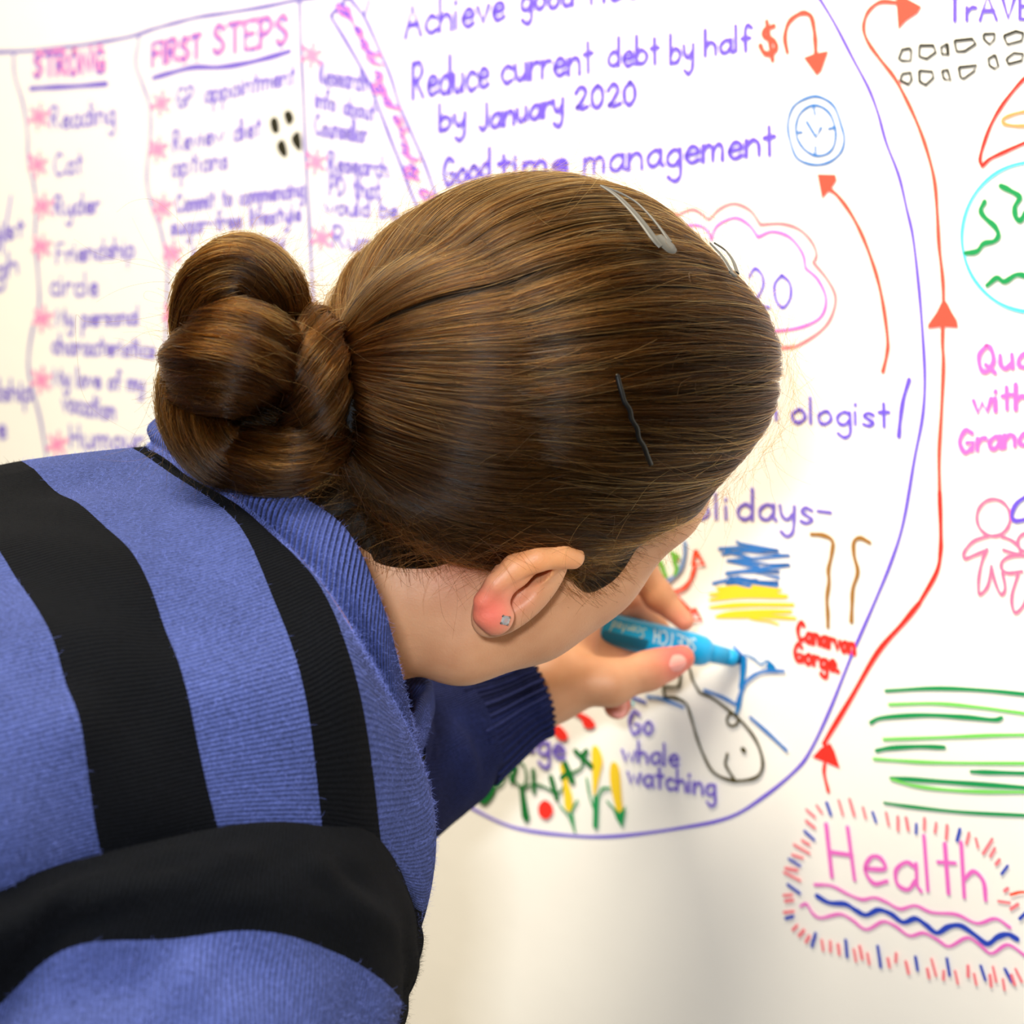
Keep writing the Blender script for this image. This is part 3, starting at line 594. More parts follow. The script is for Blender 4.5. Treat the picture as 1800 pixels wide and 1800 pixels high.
# thumbnail and little-finger nail
m_nail = mat('fingernail', (236, 160, 150), .25, .6)
def nail(c, ax, nr, ln, wd, name='fingernail'):
    ax = unit(ax); nr = unit(nr - ax * (nr @ ax)); sd = np.cross(nr, ax)
    V, Fc = [], []
    for i in range(9):
        for j in range(9):
            s, t = i / 8 * 2 - 1, j / 8 * 2 - 1
            s2, t2 = s * math.sqrt(1 - t * t / 2), t * math.sqrt(1 - s * s / 2)
            V.append(c + ax * s2 * ln + sd * t2 * wd + nr * (.0012 - .0030 * t2 * t2 - .0008 * s2 * s2))
    for i in range(8):
        for j in range(8): a = i * 9 + j; Fc.append((a, a + 1, a + 10, a + 9))
    o = link_mesh(name, cw(np.array(V)), Fc, m_nail); md = o.modifiers.new('t', 'SOLIDIFY'); md.thickness = .0006
    o.parent = body; o.matrix_parent_inverse = body.matrix_basis.inverted(); return o
def surf(x, y, d0, d1):
    """first body surface along a picture ray"""
    ds = np.linspace(d0, d1, 400); pts = np.array([pc(x, y, d) for d in ds]); v = body_sdf(pts)
    i = np.argmax(v < 0)
    return pts[i] if (v < 0).any() else None
def sdf_n(p):
    e = .0008; return unit([float(body_sdf(np.array(p) + np.eye(3)[i] * e) - body_sdf(np.array(p) - np.eye(3)[i] * e)) for i in range(3)])
for (x, y), ax in (((1190, 1166), pc(1215, 1150, 1.063) - pc(1165, 1168, 1.056)), ((1090, 1246), pc(1082, 1258, 1.10) - pc(1088, 1226, 1.10))):
    q = surf(x, y, .98, 1.14)
    if q is not None: nail(q, ax, sdf_n(q), .0062, .0050)

# stud earring
m_met = mat('steel', (200, 200, 205), .2, .5, Metallic=1.0); m_gem = mat('gem', (240, 245, 250), .03, .5, Transmission_Weight=.8, IOR=2.0)
q = surf(886, 1089, .74, .85); qn = sdf_n(q)
def facet_gem(c, n_, r, name, m, parent):
    a1 = unit(np.cross(n_, [0.3, 1, .1])); a2 = np.cross(n_, a1); V = []; Fc = []
    for h, rr in ((-.3, .55), (.25, 1.0), (.75, .62)):
        for i in range(8):
            a = math.tau * (i + (.5 if rr == 1 else 0)) / 8; V.append(c + n_ * h * r + (a1 * math.cos(a) + a2 * math.sin(a)) * r * rr)
    Fc.append(tuple(range(16, 24))); Fc.append(tuple(range(7, -1, -1)))
    for l in range(2):
        for i in range(8): a, b = l * 8 + i, l * 8 + (i + 1) % 8; Fc.append((a, b, b + 8, a + 8))
    return link_mesh(name, cw(np.array(V)), Fc, m, smooth=False)
ear_stud = facet_gem(q + qn * .0012, qn, .0023, 'stud_earring', m_gem, None); adopt(ear_stud, person); ear_stud['label'] = 'clear faceted stud earring in the ear lobe'
a1 = unit(np.cross(qn, [0.3, 1, .1])); a2 = np.cross(qn, a1)
for i in range(4):
    a = math.tau * (i + .5) / 4; c = q + qn * .0014 + (a1 * math.cos(a) + a2 * math.sin(a)) * .0023
    o = facet_gem(c, qn, .0007, 'prong', m_met, None); o.parent = ear_stud
# ------------------------------------------------------------------ sweater
def knit(name, rgb, sx, sy, depth, rib=False, dark=.55):
    m = mat(name, rgb, .95, .1, Sheen_Weight=.18 if sum(rgb) > 60 else .03, Sheen_Roughness=.5)
    b = m.node_tree.nodes['Principled BSDF']; b.inputs['Sheen Tint'].default_value = lin(tuple(min(255, c + 60) for c in rgb))
    uv = N(m, 'ShaderNodeUVMap'); mp = N(m, 'ShaderNodeMapping'); mp.inputs['Scale'].default_value = (sx, sy, 1); L(m, uv.outputs['UV'], mp.inputs['Vector'])
    nz0 = N(m, 'ShaderNodeTexNoise', Scale=.35, Detail=2.0); L(m, mp.outputs['Vector'], nz0.inputs['Vector'])
    wv = N(m, 'ShaderNodeTexWave', wave_type='BANDS', bands_direction='Y'); wv.inputs['Scale'].default_value = .314; wv.inputs['Distortion'].default_value = .8; wv.inputs['Detail'].default_value = 2.0; wv.inputs['Detail Scale'].default_value = .6
    L(m, mp.outputs['Vector'], wv.inputs['Vector'])
    tc = N(m, 'ShaderNodeTexCoord'); n1 = N(m, 'ShaderNodeTexNoise', Scale=650.0, Detail=4.0, Roughness=.75); L(m, tc.outputs['Object'], n1.inputs['Vector'])
    n2 = N(m, 'ShaderNodeTexNoise', Scale=26.0, Detail=4.0); L(m, tc.outputs['Object'], n2.inputs['Vector'])
    ma = N(m, 'ShaderNodeMath', operation='MULTIPLY_ADD'); L(m, n1.outputs['Fac'], ma.inputs[0]); ma.inputs[1].default_value = 1.6 if not rib else .5; L(m, wv.outputs['Fac'], ma.inputs[2])
    bp = N(m, 'ShaderNodeBump', Strength=1.0, Distance=depth); L(m, ma.outputs[0], bp.inputs['Height']); L(m, bp.outputs['Normal'], b.inputs['Normal'])
    # wool colour: flecks, and ridges lighter than the grooves between them
    r1 = N(m, 'ShaderNodeMapRange'); r1.inputs['From Min'].default_value = .3; r1.inputs['From Max'].default_value = .75; r1.inputs['To Min'].default_value = dark; r1.inputs['To Max'].default_value = 1.5
    mm = N(m, 'ShaderNodeMath', operation='MULTIPLY_ADD'); L(m, wv.outputs['Fac'], mm.inputs[0]); mm.inputs[1].default_value = .09 if not rib else .3
    mm2 = N(m, 'ShaderNodeMath', operation='MULTIPLY_ADD'); L(m, n2.outputs['Fac'], mm2.inputs[0]); mm2.inputs[1].default_value = .30; L(m, n1.outputs['Fac'], mm2.inputs[2])
    mm3 = N(m, 'ShaderNodeMath', operation='ADD'); L(m, mm2.outputs[0], mm3.inputs[0]); mm3.inputs[1].default_value = -.22
    L(m, mm3.outputs[0], mm.inputs[2]); L(m, mm.outputs[0], r1.inputs['Value'])
    hs = N(m, 'ShaderNodeVectorMath', operation='SCALE'); hs.inputs[0].default_value = lin(rgb)[:3]; L(m, r1.outputs['Result'], hs.inputs['Scale']); L(m, hs.outputs['Vector'], b.inputs['Base Color'])
    return m
BLUE, BLACK = (68, 80, 138), (6, 8, 13)
m_blue = knit('blue_wool', BLUE, 500, 500, .0008); m_black = knit('black_wool', BLACK, 500, 500, .0005, dark=.6)
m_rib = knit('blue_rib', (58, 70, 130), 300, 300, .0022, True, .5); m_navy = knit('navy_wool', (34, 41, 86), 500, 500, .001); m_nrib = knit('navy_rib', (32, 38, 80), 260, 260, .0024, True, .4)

def loft(rings, nu, nv, closed=True, wrinkle=0.0, seed=0):
    """rings of picture-measured control points -> grid of points, uv in metres"""
    R3 = np.array([[pc(*p) for p in r] for r in rings])           # (nr, k, 3)
    A = np.array([spline(r, nv, closed) for r in R3])             # (nr, K, 3)
    G_ = np.stack([spline(A[:, j], nu) for j in range(A.shape[1])], 1)   # (NU, K, 3)
    return G_
def grid_mesh(name, G_, m, parent, closed=True, mi=None, shift=0.0):
    nu, k, _ = G_.shape
    if closed: G_ = np.concatenate([G_, G_[:, :1]], 1); k += 1
    du = np.concatenate([[0], np.cumsum(np.linalg.norm(np.diff(G_, axis=0), axis=2).mean(1))])
    dv = np.concatenate([[0], np.cumsum(np.linalg.norm(np.diff(G_, axis=1), axis=2).mean(0))])
    uv = np.stack(np.meshgrid(du, dv, indexing='ij'), -1).reshape(-1, 2)
    i, j = np.meshgrid(np.arange(nu - 1), np.arange(k - 1), indexing='ij')
    a = (i * k + j).ravel(); q = np.stack([a, a + 1, a + k + 1, a + k], 1)
    o = link_mesh(name, cw(G_.reshape(-1, 3)), q, m, None, True, uv)
    if mi is not None: o.data.polygons.foreach_set('material_index', mi(i.ravel(), j.ravel(), uv[a]).astype(np.int32))
    if parent is not None:
        o.parent = parent; o.matrix_parent_inverse = (person.matrix_basis if parent is person else parent.matrix_basis).inverted()
    return o
def smooth_noise(shape, cells, amp, seed):
    r = np.random.default_rng(seed); g = r.normal(0, 1, (cells[0] + 3, cells[1] + 3))
    u = np.linspace(0, cells[0], shape[0]); v = np.linspace(0, cells[1], shape[1])
    def w4(t): return np.stack([(-t + 2 * t * t - t ** 3) / 2, (2 - 5 * t * t + 3 * t ** 3) / 2, (t + 4 * t * t - 3 * t ** 3) / 2, (-t * t + t ** 3) / 2], -1)
    iu = np.minimum(u.astype(int), cells[0] - 1); iv = np.minimum(v.astype(int), cells[1] - 1)
    wu = w4(u - iu); wv = w4(v - iv); out = np.zeros(shape)
    for a in range(4):
        for b in range(4): out += wu[:, a][:, None] * wv[:, b][None] * g[np.clip(iu + a, 0, None)][:, np.clip(iv + b, 0, None)]
    return out * amp
def normals(G_):
    gu = np.gradient(G_, axis=0); gv = (np.roll(G_, -1, 1) - np.roll(G_, 1, 1)); n_ = np.cross(gu, gv); return n_ / np.maximum(np.linalg.norm(n_, axis=2, keepdims=True), 1e-9)

RY = [(-420, 900, .84), (-330, 960, .73), (-250, 1050, .66), (-190, 1200, .61), (-130, 1370, .59), (-60, 1570, .60), (-40, 1700, .65), (-60, 1760, .78), (-120, 1500, .93), (-250, 1150, 1.0), (-380, 950, .96)]
RA = [(-150, 845, .86), (-75, 905, .77), (20, 1000, .70), (95, 1130, .65), (145, 1310, .628), (182, 1510, .635), (190, 1620, .68), (180, 1680, .80), (130, 1450, .93), (40, 1100, 1.0), (-90, 900, .96)]
RBB = [(35, 810, .86), (110, 868, .785), (225, 965, .72), (297, 1105, .675), (343, 1270, .655), (385, 1465, .66), (392, 1560, .70), (380, 1620, .80), (330, 1400, .92), (230, 1100, .98), (100, 880, .95)]
RCC = [(232, 789, .845), (300, 828, .80), (415, 915, .745), (482, 1050, .702), (536, 1220, .678), (566, 1460, .685), (575, 1540, .71), (560, 1590, .78), (530, 1400, .90), (450, 1100, .96), (330, 850, .93)]
RD = [(258, 788, .84), (330, 835, .80), (450, 925, .752), (560, 1025, .715), (625, 1180, .695), (667, 1475, .712), (682, 1560, .735), (685, 1600, .79), (660, 1400, .88), (570, 1100, .93), (400, 860, .91)]
RQ = [(265, 785, .85), (340, 835, .80), (462, 925, .755), (590, 1060, .72), (690, 1235, .737), (760, 1435, .762), (750, 1600, .775), (712, 1680, .82), (735, 1450, .87), (690, 1150, .94), (440, 850, .92)]
RE = [(268, 775, .86), (345, 828, .80), (470, 920, .755), (585, 1050, .723), (668, 1190, .738), (722, 1300, .785), (735, 1330, .82), (745, 1310, .86), (740, 1250, .90), (660, 1050, .94), (430, 810, .92)]
mid = lambda a, b, t=.5: [tuple(np.array(p) * (1 - t) + np.array(q) * t) for p, q in zip(a, b)]
NU, NV = 14, 12
R1 = [(x - 380, y + 60, d + .01) for x, y, d in RY]; R2 = [(x - 760, y + 150, d + .02) for x, y, d in RY]
cen = np.mean(np.array(R2), 0); R3 = [tuple(cen + (np.array(p) - cen) * .35 + np.array([-120, 40, 0])) for p in R2]
K3 = 3
rings = [R3, R2, R1, RY, RA, RBB, RCC, RD, RQ, RE]
G_ = loft(rings, NU, NV)
nn = normals(G_)
env = np.clip(((3.2 + K3) * NU - np.arange(G_.shape[0])) / (2.2 * NU), 0, 1)[:, None]
wr = smooth_noise(G_.shape[:2], (16, 26), .0022, 3) * env + smooth_noise(G_.shape[:2], (8, 12), .0012, 5)
wr[:, :NV // 2] *= .3; wr[:, -NV:] *= .3
sgn = -1 if (nn[(K3 + 1) * NU, 3 * NV] @ np.array([0, 0, 1])) < 0 else 1
G_ = G_ + nn * sgn * wr[..., None]
def torso_mi(i, j, uv):
    u = (i + .5) / NU - K3; v = (j + .5) / NV
    blk = ((u >= -1) & (u < 0)) | ((u >= 1) & (u < 2)) | ((u >= 3) & (u < 4)) | ((u >= 4) & (v > 5.9) & (v < 9))
    return blk.astype(int)
sweater = grid_mesh('sweater', G_, [m_blue, m_black], person, mi=torso_mi)
sweater['label'] = 'knitted sweater with broad blue and black stripes'
sub = lambda o: None
# ribbed collar: outward face, rolled edge, inner face
RG = [(292, 724, .875), (375, 790, .80), (500, 858, .762), (606, 930, .742), (672, 1062, .738), (705, 1180, .765), (730, 1282, .81), (752, 1235, .87), (755, 1185, .905), (690, 1010, .95), (450, 760, .93)]
RG0 = [(262, 748, .87), (352, 812, .797), (478, 890, .752), (592, 990, .725), (668, 1128, .730), (716, 1245, .772), (735, 1300, .812), (757, 1270, .868), (758, 1215, .903), (680, 1030, .95), (440, 785, .925)]
RGi = [(312, 728, .885), (400, 805, .812), (512, 880, .775), (604, 950, .757), (660, 1070, .752), (692, 1180, .776), (715, 1262, .815), (738, 1225, .862), (742, 1185, .895), (680, 1020, .94), (460, 775, .925)]
RGj = [(300, 780, .88), (395, 850, .825), (500, 940, .79), (580, 1030, .77), (630, 1130, .775), (670, 1230, .80), (695, 1280, .825), (715, 1260, .86), (715, 1220, .885), (655, 1050, .92), (450, 830, .91)]
Gc = loft([RE, RG0, RG, RGi, RGj], 14, 16)
nc = normals(Gc)
collar = grid_mesh('collar', Gc, m_rib, sweater)
collar['label'] = 'ribbed blue rolled collar'
# near sleeve
S0 = [(-100, 1640, .605), (40, 1545, .610), (182, 1500, .625), (375, 1456, .648), (480, 1444, .660), (568, 1452, .675), (664, 1472, .703), (733, 1600, .765), (720, 1690, .82), (500, 1750, .86), (200, 1780, .82), (-60, 1740, .72)]
S1 = [(-90, 1700, .588), (30, 1625, .592), (150, 1570, .604), (350, 1525, .620), (470, 1520, .632), (590, 1545, .652), (690, 1610, .690), (730, 1680, .755), (705, 1760, .82), (490, 1820, .86), (200, 1830, .80), (-50, 1800, .70)]
S2 = [(-110, 1845, .605), (0, 1765, .606), (125, 1668, .602), (300, 1650, .610), (450, 1636, .624), (590, 1672, .648), (680, 1738, .686), (700, 1790, .745), (680, 1850, .82), (480, 1900, .85), (200, 1900, .80), (-40, 1880, .68)]
S3 = [(-150, 2050, .57), (-40, 1960, .572), (100, 1880, .578), (290, 1850, .590), (430, 1850, .606), (560, 1890, .632), (655, 1940, .672), (672, 2000, .73), (650, 2050, .80), (460, 2100, .83), (190, 2100, .78), (-60, 2080, .66)]
S4 = [(-160, 2350, .56), (-30, 2280, .56), (110, 2220, .57), (290, 2190, .58), (420, 2190, .595), (540, 2230, .62), (620, 2290, .66), (635, 2350, .71), (610, 2400, .78), (440, 2440, .80), (190, 2440, .75), (-60, 2400, .65)]
Gs = loft([S0, S1, S2, S3, S4], 14, 12)
ns = normals(Gs); s2 = -1 if (ns[14, 3 * 12] @ np.array([0, 0, 1])) < 0 else 1
Gs = Gs + ns * s2 * (smooth_noise(Gs.shape[:2], (10, 22), .0016, 9) + smooth_noise(Gs.shape[:2], (5, 10), .0016, 10))[..., None] * np.clip(np.arange(Gs.shape[0]) / 8 - .3, 0, 1)[:, None, None]
sleeve = grid_mesh('sleeve', Gs, [m_blue, m_black], sweater, mi=lambda i, j, uv: ((i + .5) / 14 < 2).astype(int))
sleeve['label'] = 'near sleeve with a wide black band at the shoulder seam'
# far sleeve and cuff
def tube_grid(cs, rs, n=10, k=40, squash=1.0, start=None):
    c = spline(np.array(cs), n); r = spline(np.array(rs)[:, None], n)[:, 0]
    t = np.gradient(c, axis=0); t /= np.linalg.norm(t, axis=1, keepdims=True)
    a = unit(np.cross(t[0], [0.1, .2, 1.0] if start is None else start)); out = []
    for i in range(len(c)):
        a = unit(a - t[i] * (a @ t[i])); b = np.cross(t[i], a)
        th = np.linspace(0, math.tau, k, endpoint=False)
        out.append(c[i] + r[i] * (np.cos(th)[:, None] * a + squash * np.sin(th)[:, None] * b))
    return np.array(out)
Gf = tube_grid([pc(560, 1200, .94), pc(575, 1330, .975), pc(670, 1345, 1.01), pc(760, 1304, 1.03), pc(830, 1272, 1.04)], [.062, .062, .054, .0445, .0385], 12, 64)
nf = normals(Gf); Gf = Gf + nf * smooth_noise(Gf.shape[:2], (8, 14), .0022, 21)[..., None]
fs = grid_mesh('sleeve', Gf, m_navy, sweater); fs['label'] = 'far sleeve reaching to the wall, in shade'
Gk = tube_grid([pc(822, 1276, 1.039), pc(868, 1254, 1.044), pc(912, 1231, 1.047), pc(936, 1219, 1.048), pc(934, 1220, 1.048), pc(905, 1234, 1.047)], [.0395, .0335, .0285, .0282, .0255, .0253], 10, 180)
nk = normals(Gk); th = np.arange(180); ribs = np.where(np.sin(th / 180 * math.tau * 36) > 0, .0009, -.0009)
Gk = Gk + nk * ribs[None, :, None] * np.sign((nk[5, 0] @ (Gk[5, 0] - Gk[5].mean(0))))
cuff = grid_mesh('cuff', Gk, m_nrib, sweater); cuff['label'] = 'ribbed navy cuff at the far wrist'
# wool fuzz
def hair_object(name, strands, radius, m, parent, tip=.35, clr=None):
    hc = bpy.data.hair_curves.new(name)
    sizes = [len(s) for s in strands]
    hc.add_curves(sizes)
    pts = cw(np.vstack(strands)).astype(np.float32)
    hc.attributes['position'].data.foreach_set('vector', pts.ravel())
    ra = hc.attributes.get('radius') or hc.attributes.new('radius', 'FLOAT', 'POINT')
    rr = np.concatenate([np.broadcast_to(rd, (n,)) * (1 - (1 - tip) * np.linspace(0, 1, n) ** 2) for n, rd in zip(sizes, radius if hasattr(radius, '__len__') else [radius] * len(sizes))]).astype(np.float32)
    ra.data.foreach_set('value', rr)
    o = bpy.data.objects.new(name, hc); COL.objects.link(o); hc.materials.append(m)
    if parent is not None:
        o.parent = parent; o.matrix_parent_inverse = (person.matrix_basis if parent is person else parent.matrix_basis).inverted()
    return o
def fuzz(G_, n_, sg, cnt, ln, irange, jrange, seed):
    r = np.random.default_rng(seed); out = []; nu, k, _ = G_.shape
    ii = r.uniform(irange[0], irange[1], cnt); jj = r.uniform(jrange[0], jrange[1], cnt)
    for a, b in zip(ii, jj):
        i, j = int(a), int(b) % k
        p = G_[i, j] + (G_[min(i + 1, nu - 1), j] - G_[i, j]) * (a - i) + (G_[i, (j + 1) % k] - G_[i, j]) * (b - int(b))
        nv_ = n_[i, j] * sg; d = unit(nv_ * .6 + r.normal(0, .75, 3)); l = ln * r.uniform(.3, 1.3)
        t = np.linspace(0, 1, 5)[:, None]; bend = r.normal(0, .35, 3)
        out.append(p + (d * t + bend * t * t) * l)
    return out
m_fz = mat('wool_fuzz_blue', (120, 134, 215), .9, .1); m_fk = mat('wool_fuzz_black', (24, 25, 32), .9, .1)
fb, fk = [], []
def split(G_, n_, sg, cnt, ln, isblk, ir, jr, seed):
    r = np.random.default_rng(seed); 
    for s_, (a, b) in zip(fuzz(G_, n_, sg, cnt, ln, ir, jr, seed), [(x, y) for x, y in zip(r.uniform(*ir, cnt), r.uniform(*jr, cnt))]): (fk if isblk(a, b) else fb).append(s_)
split(G_, normals(G_), sgn, 26000, .0021, lambda a, b: 1 <= a / NU - K3 < 2 or 3 <= a / NU - K3 < 4, (K3 * NU + 2, (6 + K3) * NU - 1), (0, 6.8 * NV), 31)
split(Gs, normals(Gs), s2, 15000, .0021, lambda a, b: a / 14 < 2, (0, 46), (0, 8 * 12), 32)
split(Gc, nc, sgn, 3000, .0016, lambda a, b: False, (0, 30), (0, 7 * 16), 33)
for nm, st, m_ in (('wool_fuzz', fb, m_fz), ('wool_fuzz', fk, m_fk)):
    o = hair_object(nm, st, .000032, m_, sweater); o['kind'] = 'stuff'
# ------------------------------------------------------------------ hair
def hair_mat(name, ramp, root, tip_, rough=.2):
    m = bpy.data.materials.new(name); m.use_nodes = True
    nt = m.node_tree; nt.nodes.remove(nt.nodes['Principled BSDF'])
    hb = nt.nodes.new('ShaderNodeBsdfHairPrincipled'); hb.parametrization = 'COLOR'
    hi = nt.nodes.new('ShaderNodeHairInfo'); cr = nt.nodes.new('ShaderNodeValToRGB')
    for p_, c in ramp:
        e = cr.color_ramp.elements[0] if p_ == 0 else (cr.color_ramp.elements[1] if p_ == 1 else cr.color_ramp.elements.new(p_)); e.position = p_; e.color = lin(c)
    mr = nt.nodes.new('ShaderNodeMapRange'); mr.inputs['To Min'].default_value = root; mr.inputs['To Max'].default_value = tip_
    sc = nt.nodes.new('ShaderNodeVectorMath'); sc.operation = 'SCALE'
    nt.links.new(hi.outputs['Random'], cr.inputs['Fac']); nt.links.new(hi.outputs['Intercept'], mr.inputs['Value'])
    nt.links.new(cr.outputs['Color'], sc.inputs[0]); nt.links.new(mr.outputs['Result'], sc.inputs['Scale']); nt.links.new(sc.outputs['Vector'], hb.inputs['Color'])
    hb.inputs['Roughness'].default_value = rough; hb.inputs['Radial Roughness'].default_value = .4; hb.inputs['Random Roughness'].default_value = .5
    hb.inputs['Coat'].default_value = .0; hb.inputs['IOR'].default_value = 1.23
    nt.links.new(hb.outputs[0], nt.nodes['Material Output'].inputs['Surface']); return m
RAMP = ((0, (8, 5, 3)), (.5, (17, 10, 6)), (.85, (34, 22, 12)), (.97, (84, 54, 26)), (1, (160, 104, 48)))
m_hair = hair_mat('brown_hair', RAMP, .06, .48, .2)
m_bunhair = hair_mat('golden_brown_hair', ((0, (14, 8, 4)), (.5, (34, 18, 7)), (.85, (64, 34, 12)), (.97, (120, 68, 24)), (1, (185, 118, 48))), .28, .28)
m_glint = hair_mat('golden_hair', ((0, (40, 22, 10)), (.5, (90, 54, 22)), (1, (190, 125, 55))), .8, 1.0, .25)
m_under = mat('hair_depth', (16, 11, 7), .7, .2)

NZ_ = .113
HCN = pc(1000, 672, .835)     # centre of the hair volume
CONT = [(1402, 690), (1398, 625), (1372, 570), (1340, 525), (1290, 480), (1240, 432), (1170, 372), (1100, 335), (1040, 314), (960, 305), (890, 310), (810, 328), (740, 362), (680, 400), (630, 440), (590, 480), (572, 520), (565, 570),
        (575, 640), (600, 720), (640, 800), (690, 880), (760, 940), (860, 965), (960, 965), (1060, 960), (1150, 935), (1210, 905), (1270, 868), (1340, 815), (1382, 755)]
ca_ = np.array([pc(x, y, .835)[:2] - HCN[:2] for x, y in CONT]); az_ = np.arctan2(ca_[:, 1], ca_[:, 0]); rh_ = np.linalg.norm(ca_, axis=1)
o_ = np.argsort(az_); az_ = az_[o_]; rh_ = rh_[o_]
azt = np.concatenate([az_[-3:] - math.tau, az_, az_[:3] + math.tau]); rht = np.concatenate([rh_[-3:], rh_, rh_[:3]])
azf = np.linspace(-math.pi, math.pi, 361); rhf = np.interp(azf, azt, rht)
for _ in range(3): rhf = (np.roll(rhf, 3) + np.roll(rhf, -3) + np.roll(rhf, 5) + np.roll(rhf, -5) + rhf) / 5
RM = rhf.mean()
def soft(rn): rn = np.clip(rn, 0, 1); return rn * rn * (3 - 2 * rn)
def rho(n_): return RM + (np.interp(np.arctan2(n_[..., 1], n_[..., 0]), azf, rhf) - RM) * soft(np.hypot(n_[..., 0], n_[..., 1]))
def shell(n_, k=1.0):
    r = rho(n_)[..., None] * k * .985; return HCN + np.concatenate([n_[..., :2] * r, n_[..., 2:] * (NZ_ * k)], -1)
def shell_dir(p):
    """unit direction of a point seen from the hair centre, in shell space, and its radial factor"""
    q = p - HCN; az = np.arctan2(q[..., 1], q[..., 0]); ra = np.interp(az, azf, rhf); r = ra * .985
    for _ in range(5):
        v = np.stack([q[..., 0] / r, q[..., 1] / r, q[..., 2] / NZ_], -1); l = np.linalg.norm(v, axis=-1)
        r = (RM + (ra - RM) * soft(np.hypot(v[..., 0], v[..., 1]) / l)) * .985
    v = np.stack([q[..., 0] / r, q[..., 1] / r, q[..., 2] / NZ_], -1); l = np.linalg.norm(v, axis=-1, keepdims=True); return v / l, l[..., 0]
def on_shell(x, y, lift=0.0):
    ds = np.linspace(.70, .90, 1600); pts = np.array([pc(x, y, d) for d in ds]); _, l = shell_dir(pts); i = int(np.argmax(l < 1))
    if not (l < 1).any(): i = int(np.argmin(l))
    p = pts[i]; e = .002
    n_ = unit([float(shell_dir(p + np.eye(3)[a] * e)[1] - shell_dir(p - np.eye(3)[a] * e)[1]) for a in range(3)])
    return p + n_ * lift, n_

TIE = pc(655, 690, .779); TAX = unit([-.95, .10, .18])       # where the hair is gathered; axis towards the bun
TA = unit(np.cross(TAX, [0, 0, 1])); TB = np.cross(TAX, TA)
def head_sdf(P_):
    D = np.full(P_.shape[:-1], .06)
    for q in PR[:NHEAD]: D = blend(D, prim_d(q, P_), q)
    return D
def skin_local(x, y):
    ds = np.linspace(.72, .92, 500); pts = np.array([pc(x, y, d) for d in ds]); v = head_sdf(pts); i = int(np.argmax(v < 0)) if (v < 0).any() else int(np.argmin(v))
    return tuple((pts[i] - HC) @ HB / HS)
HL = [(.098, .100, 0), (.096, .094, .022), (.089, .080, .042)] + [skin_local(*q) for q in ((1240, 884), (1178, 928), (1128, 955), (1104, 985), (1082, 1014), (1054, 1034), (1030, 1040), (1010, 1026), (1003, 1002), (985, 975), (940, 968), (890, 968), (850, 972), (800, 984), (755, 998), (700, 998), (660, 988), (640, 965))] + [(-.074, -.056, .018), (-.076, -.056, 0)]
HLv = spline(np.array(HL), 9); HLm = np.vstack([HLv, (HLv * np.array([1, 1, -1]))[::-1][1:-1]])
HL3 = HC + (HLm * HS) @ HB.T
# pull the hairline onto the skin
for _ in range(6):
    d = head_sdf(HL3); e = .001
    g = np.stack([head_sdf(HL3 + np.eye(3)[a] * e) - head_sdf(HL3 - np.eye(3)[a] * e) for a in range(3)], 1); g /= np.maximum(np.linalg.norm(g, axis=1, keepdims=True), 1e-9)
    HL3 = HL3 - g * (d - .0005)[:, None]
hl_px = np.stack([900 + F_PX * HL3[:, 0] / -HL3[:, 2], 900 - F_PX * HL3[:, 1] / -HL3[:, 2]], 1)
if DEBUG: print('HAIRLINE', [tuple(int(v) for v in q) for q in hl_px[:193:12]])

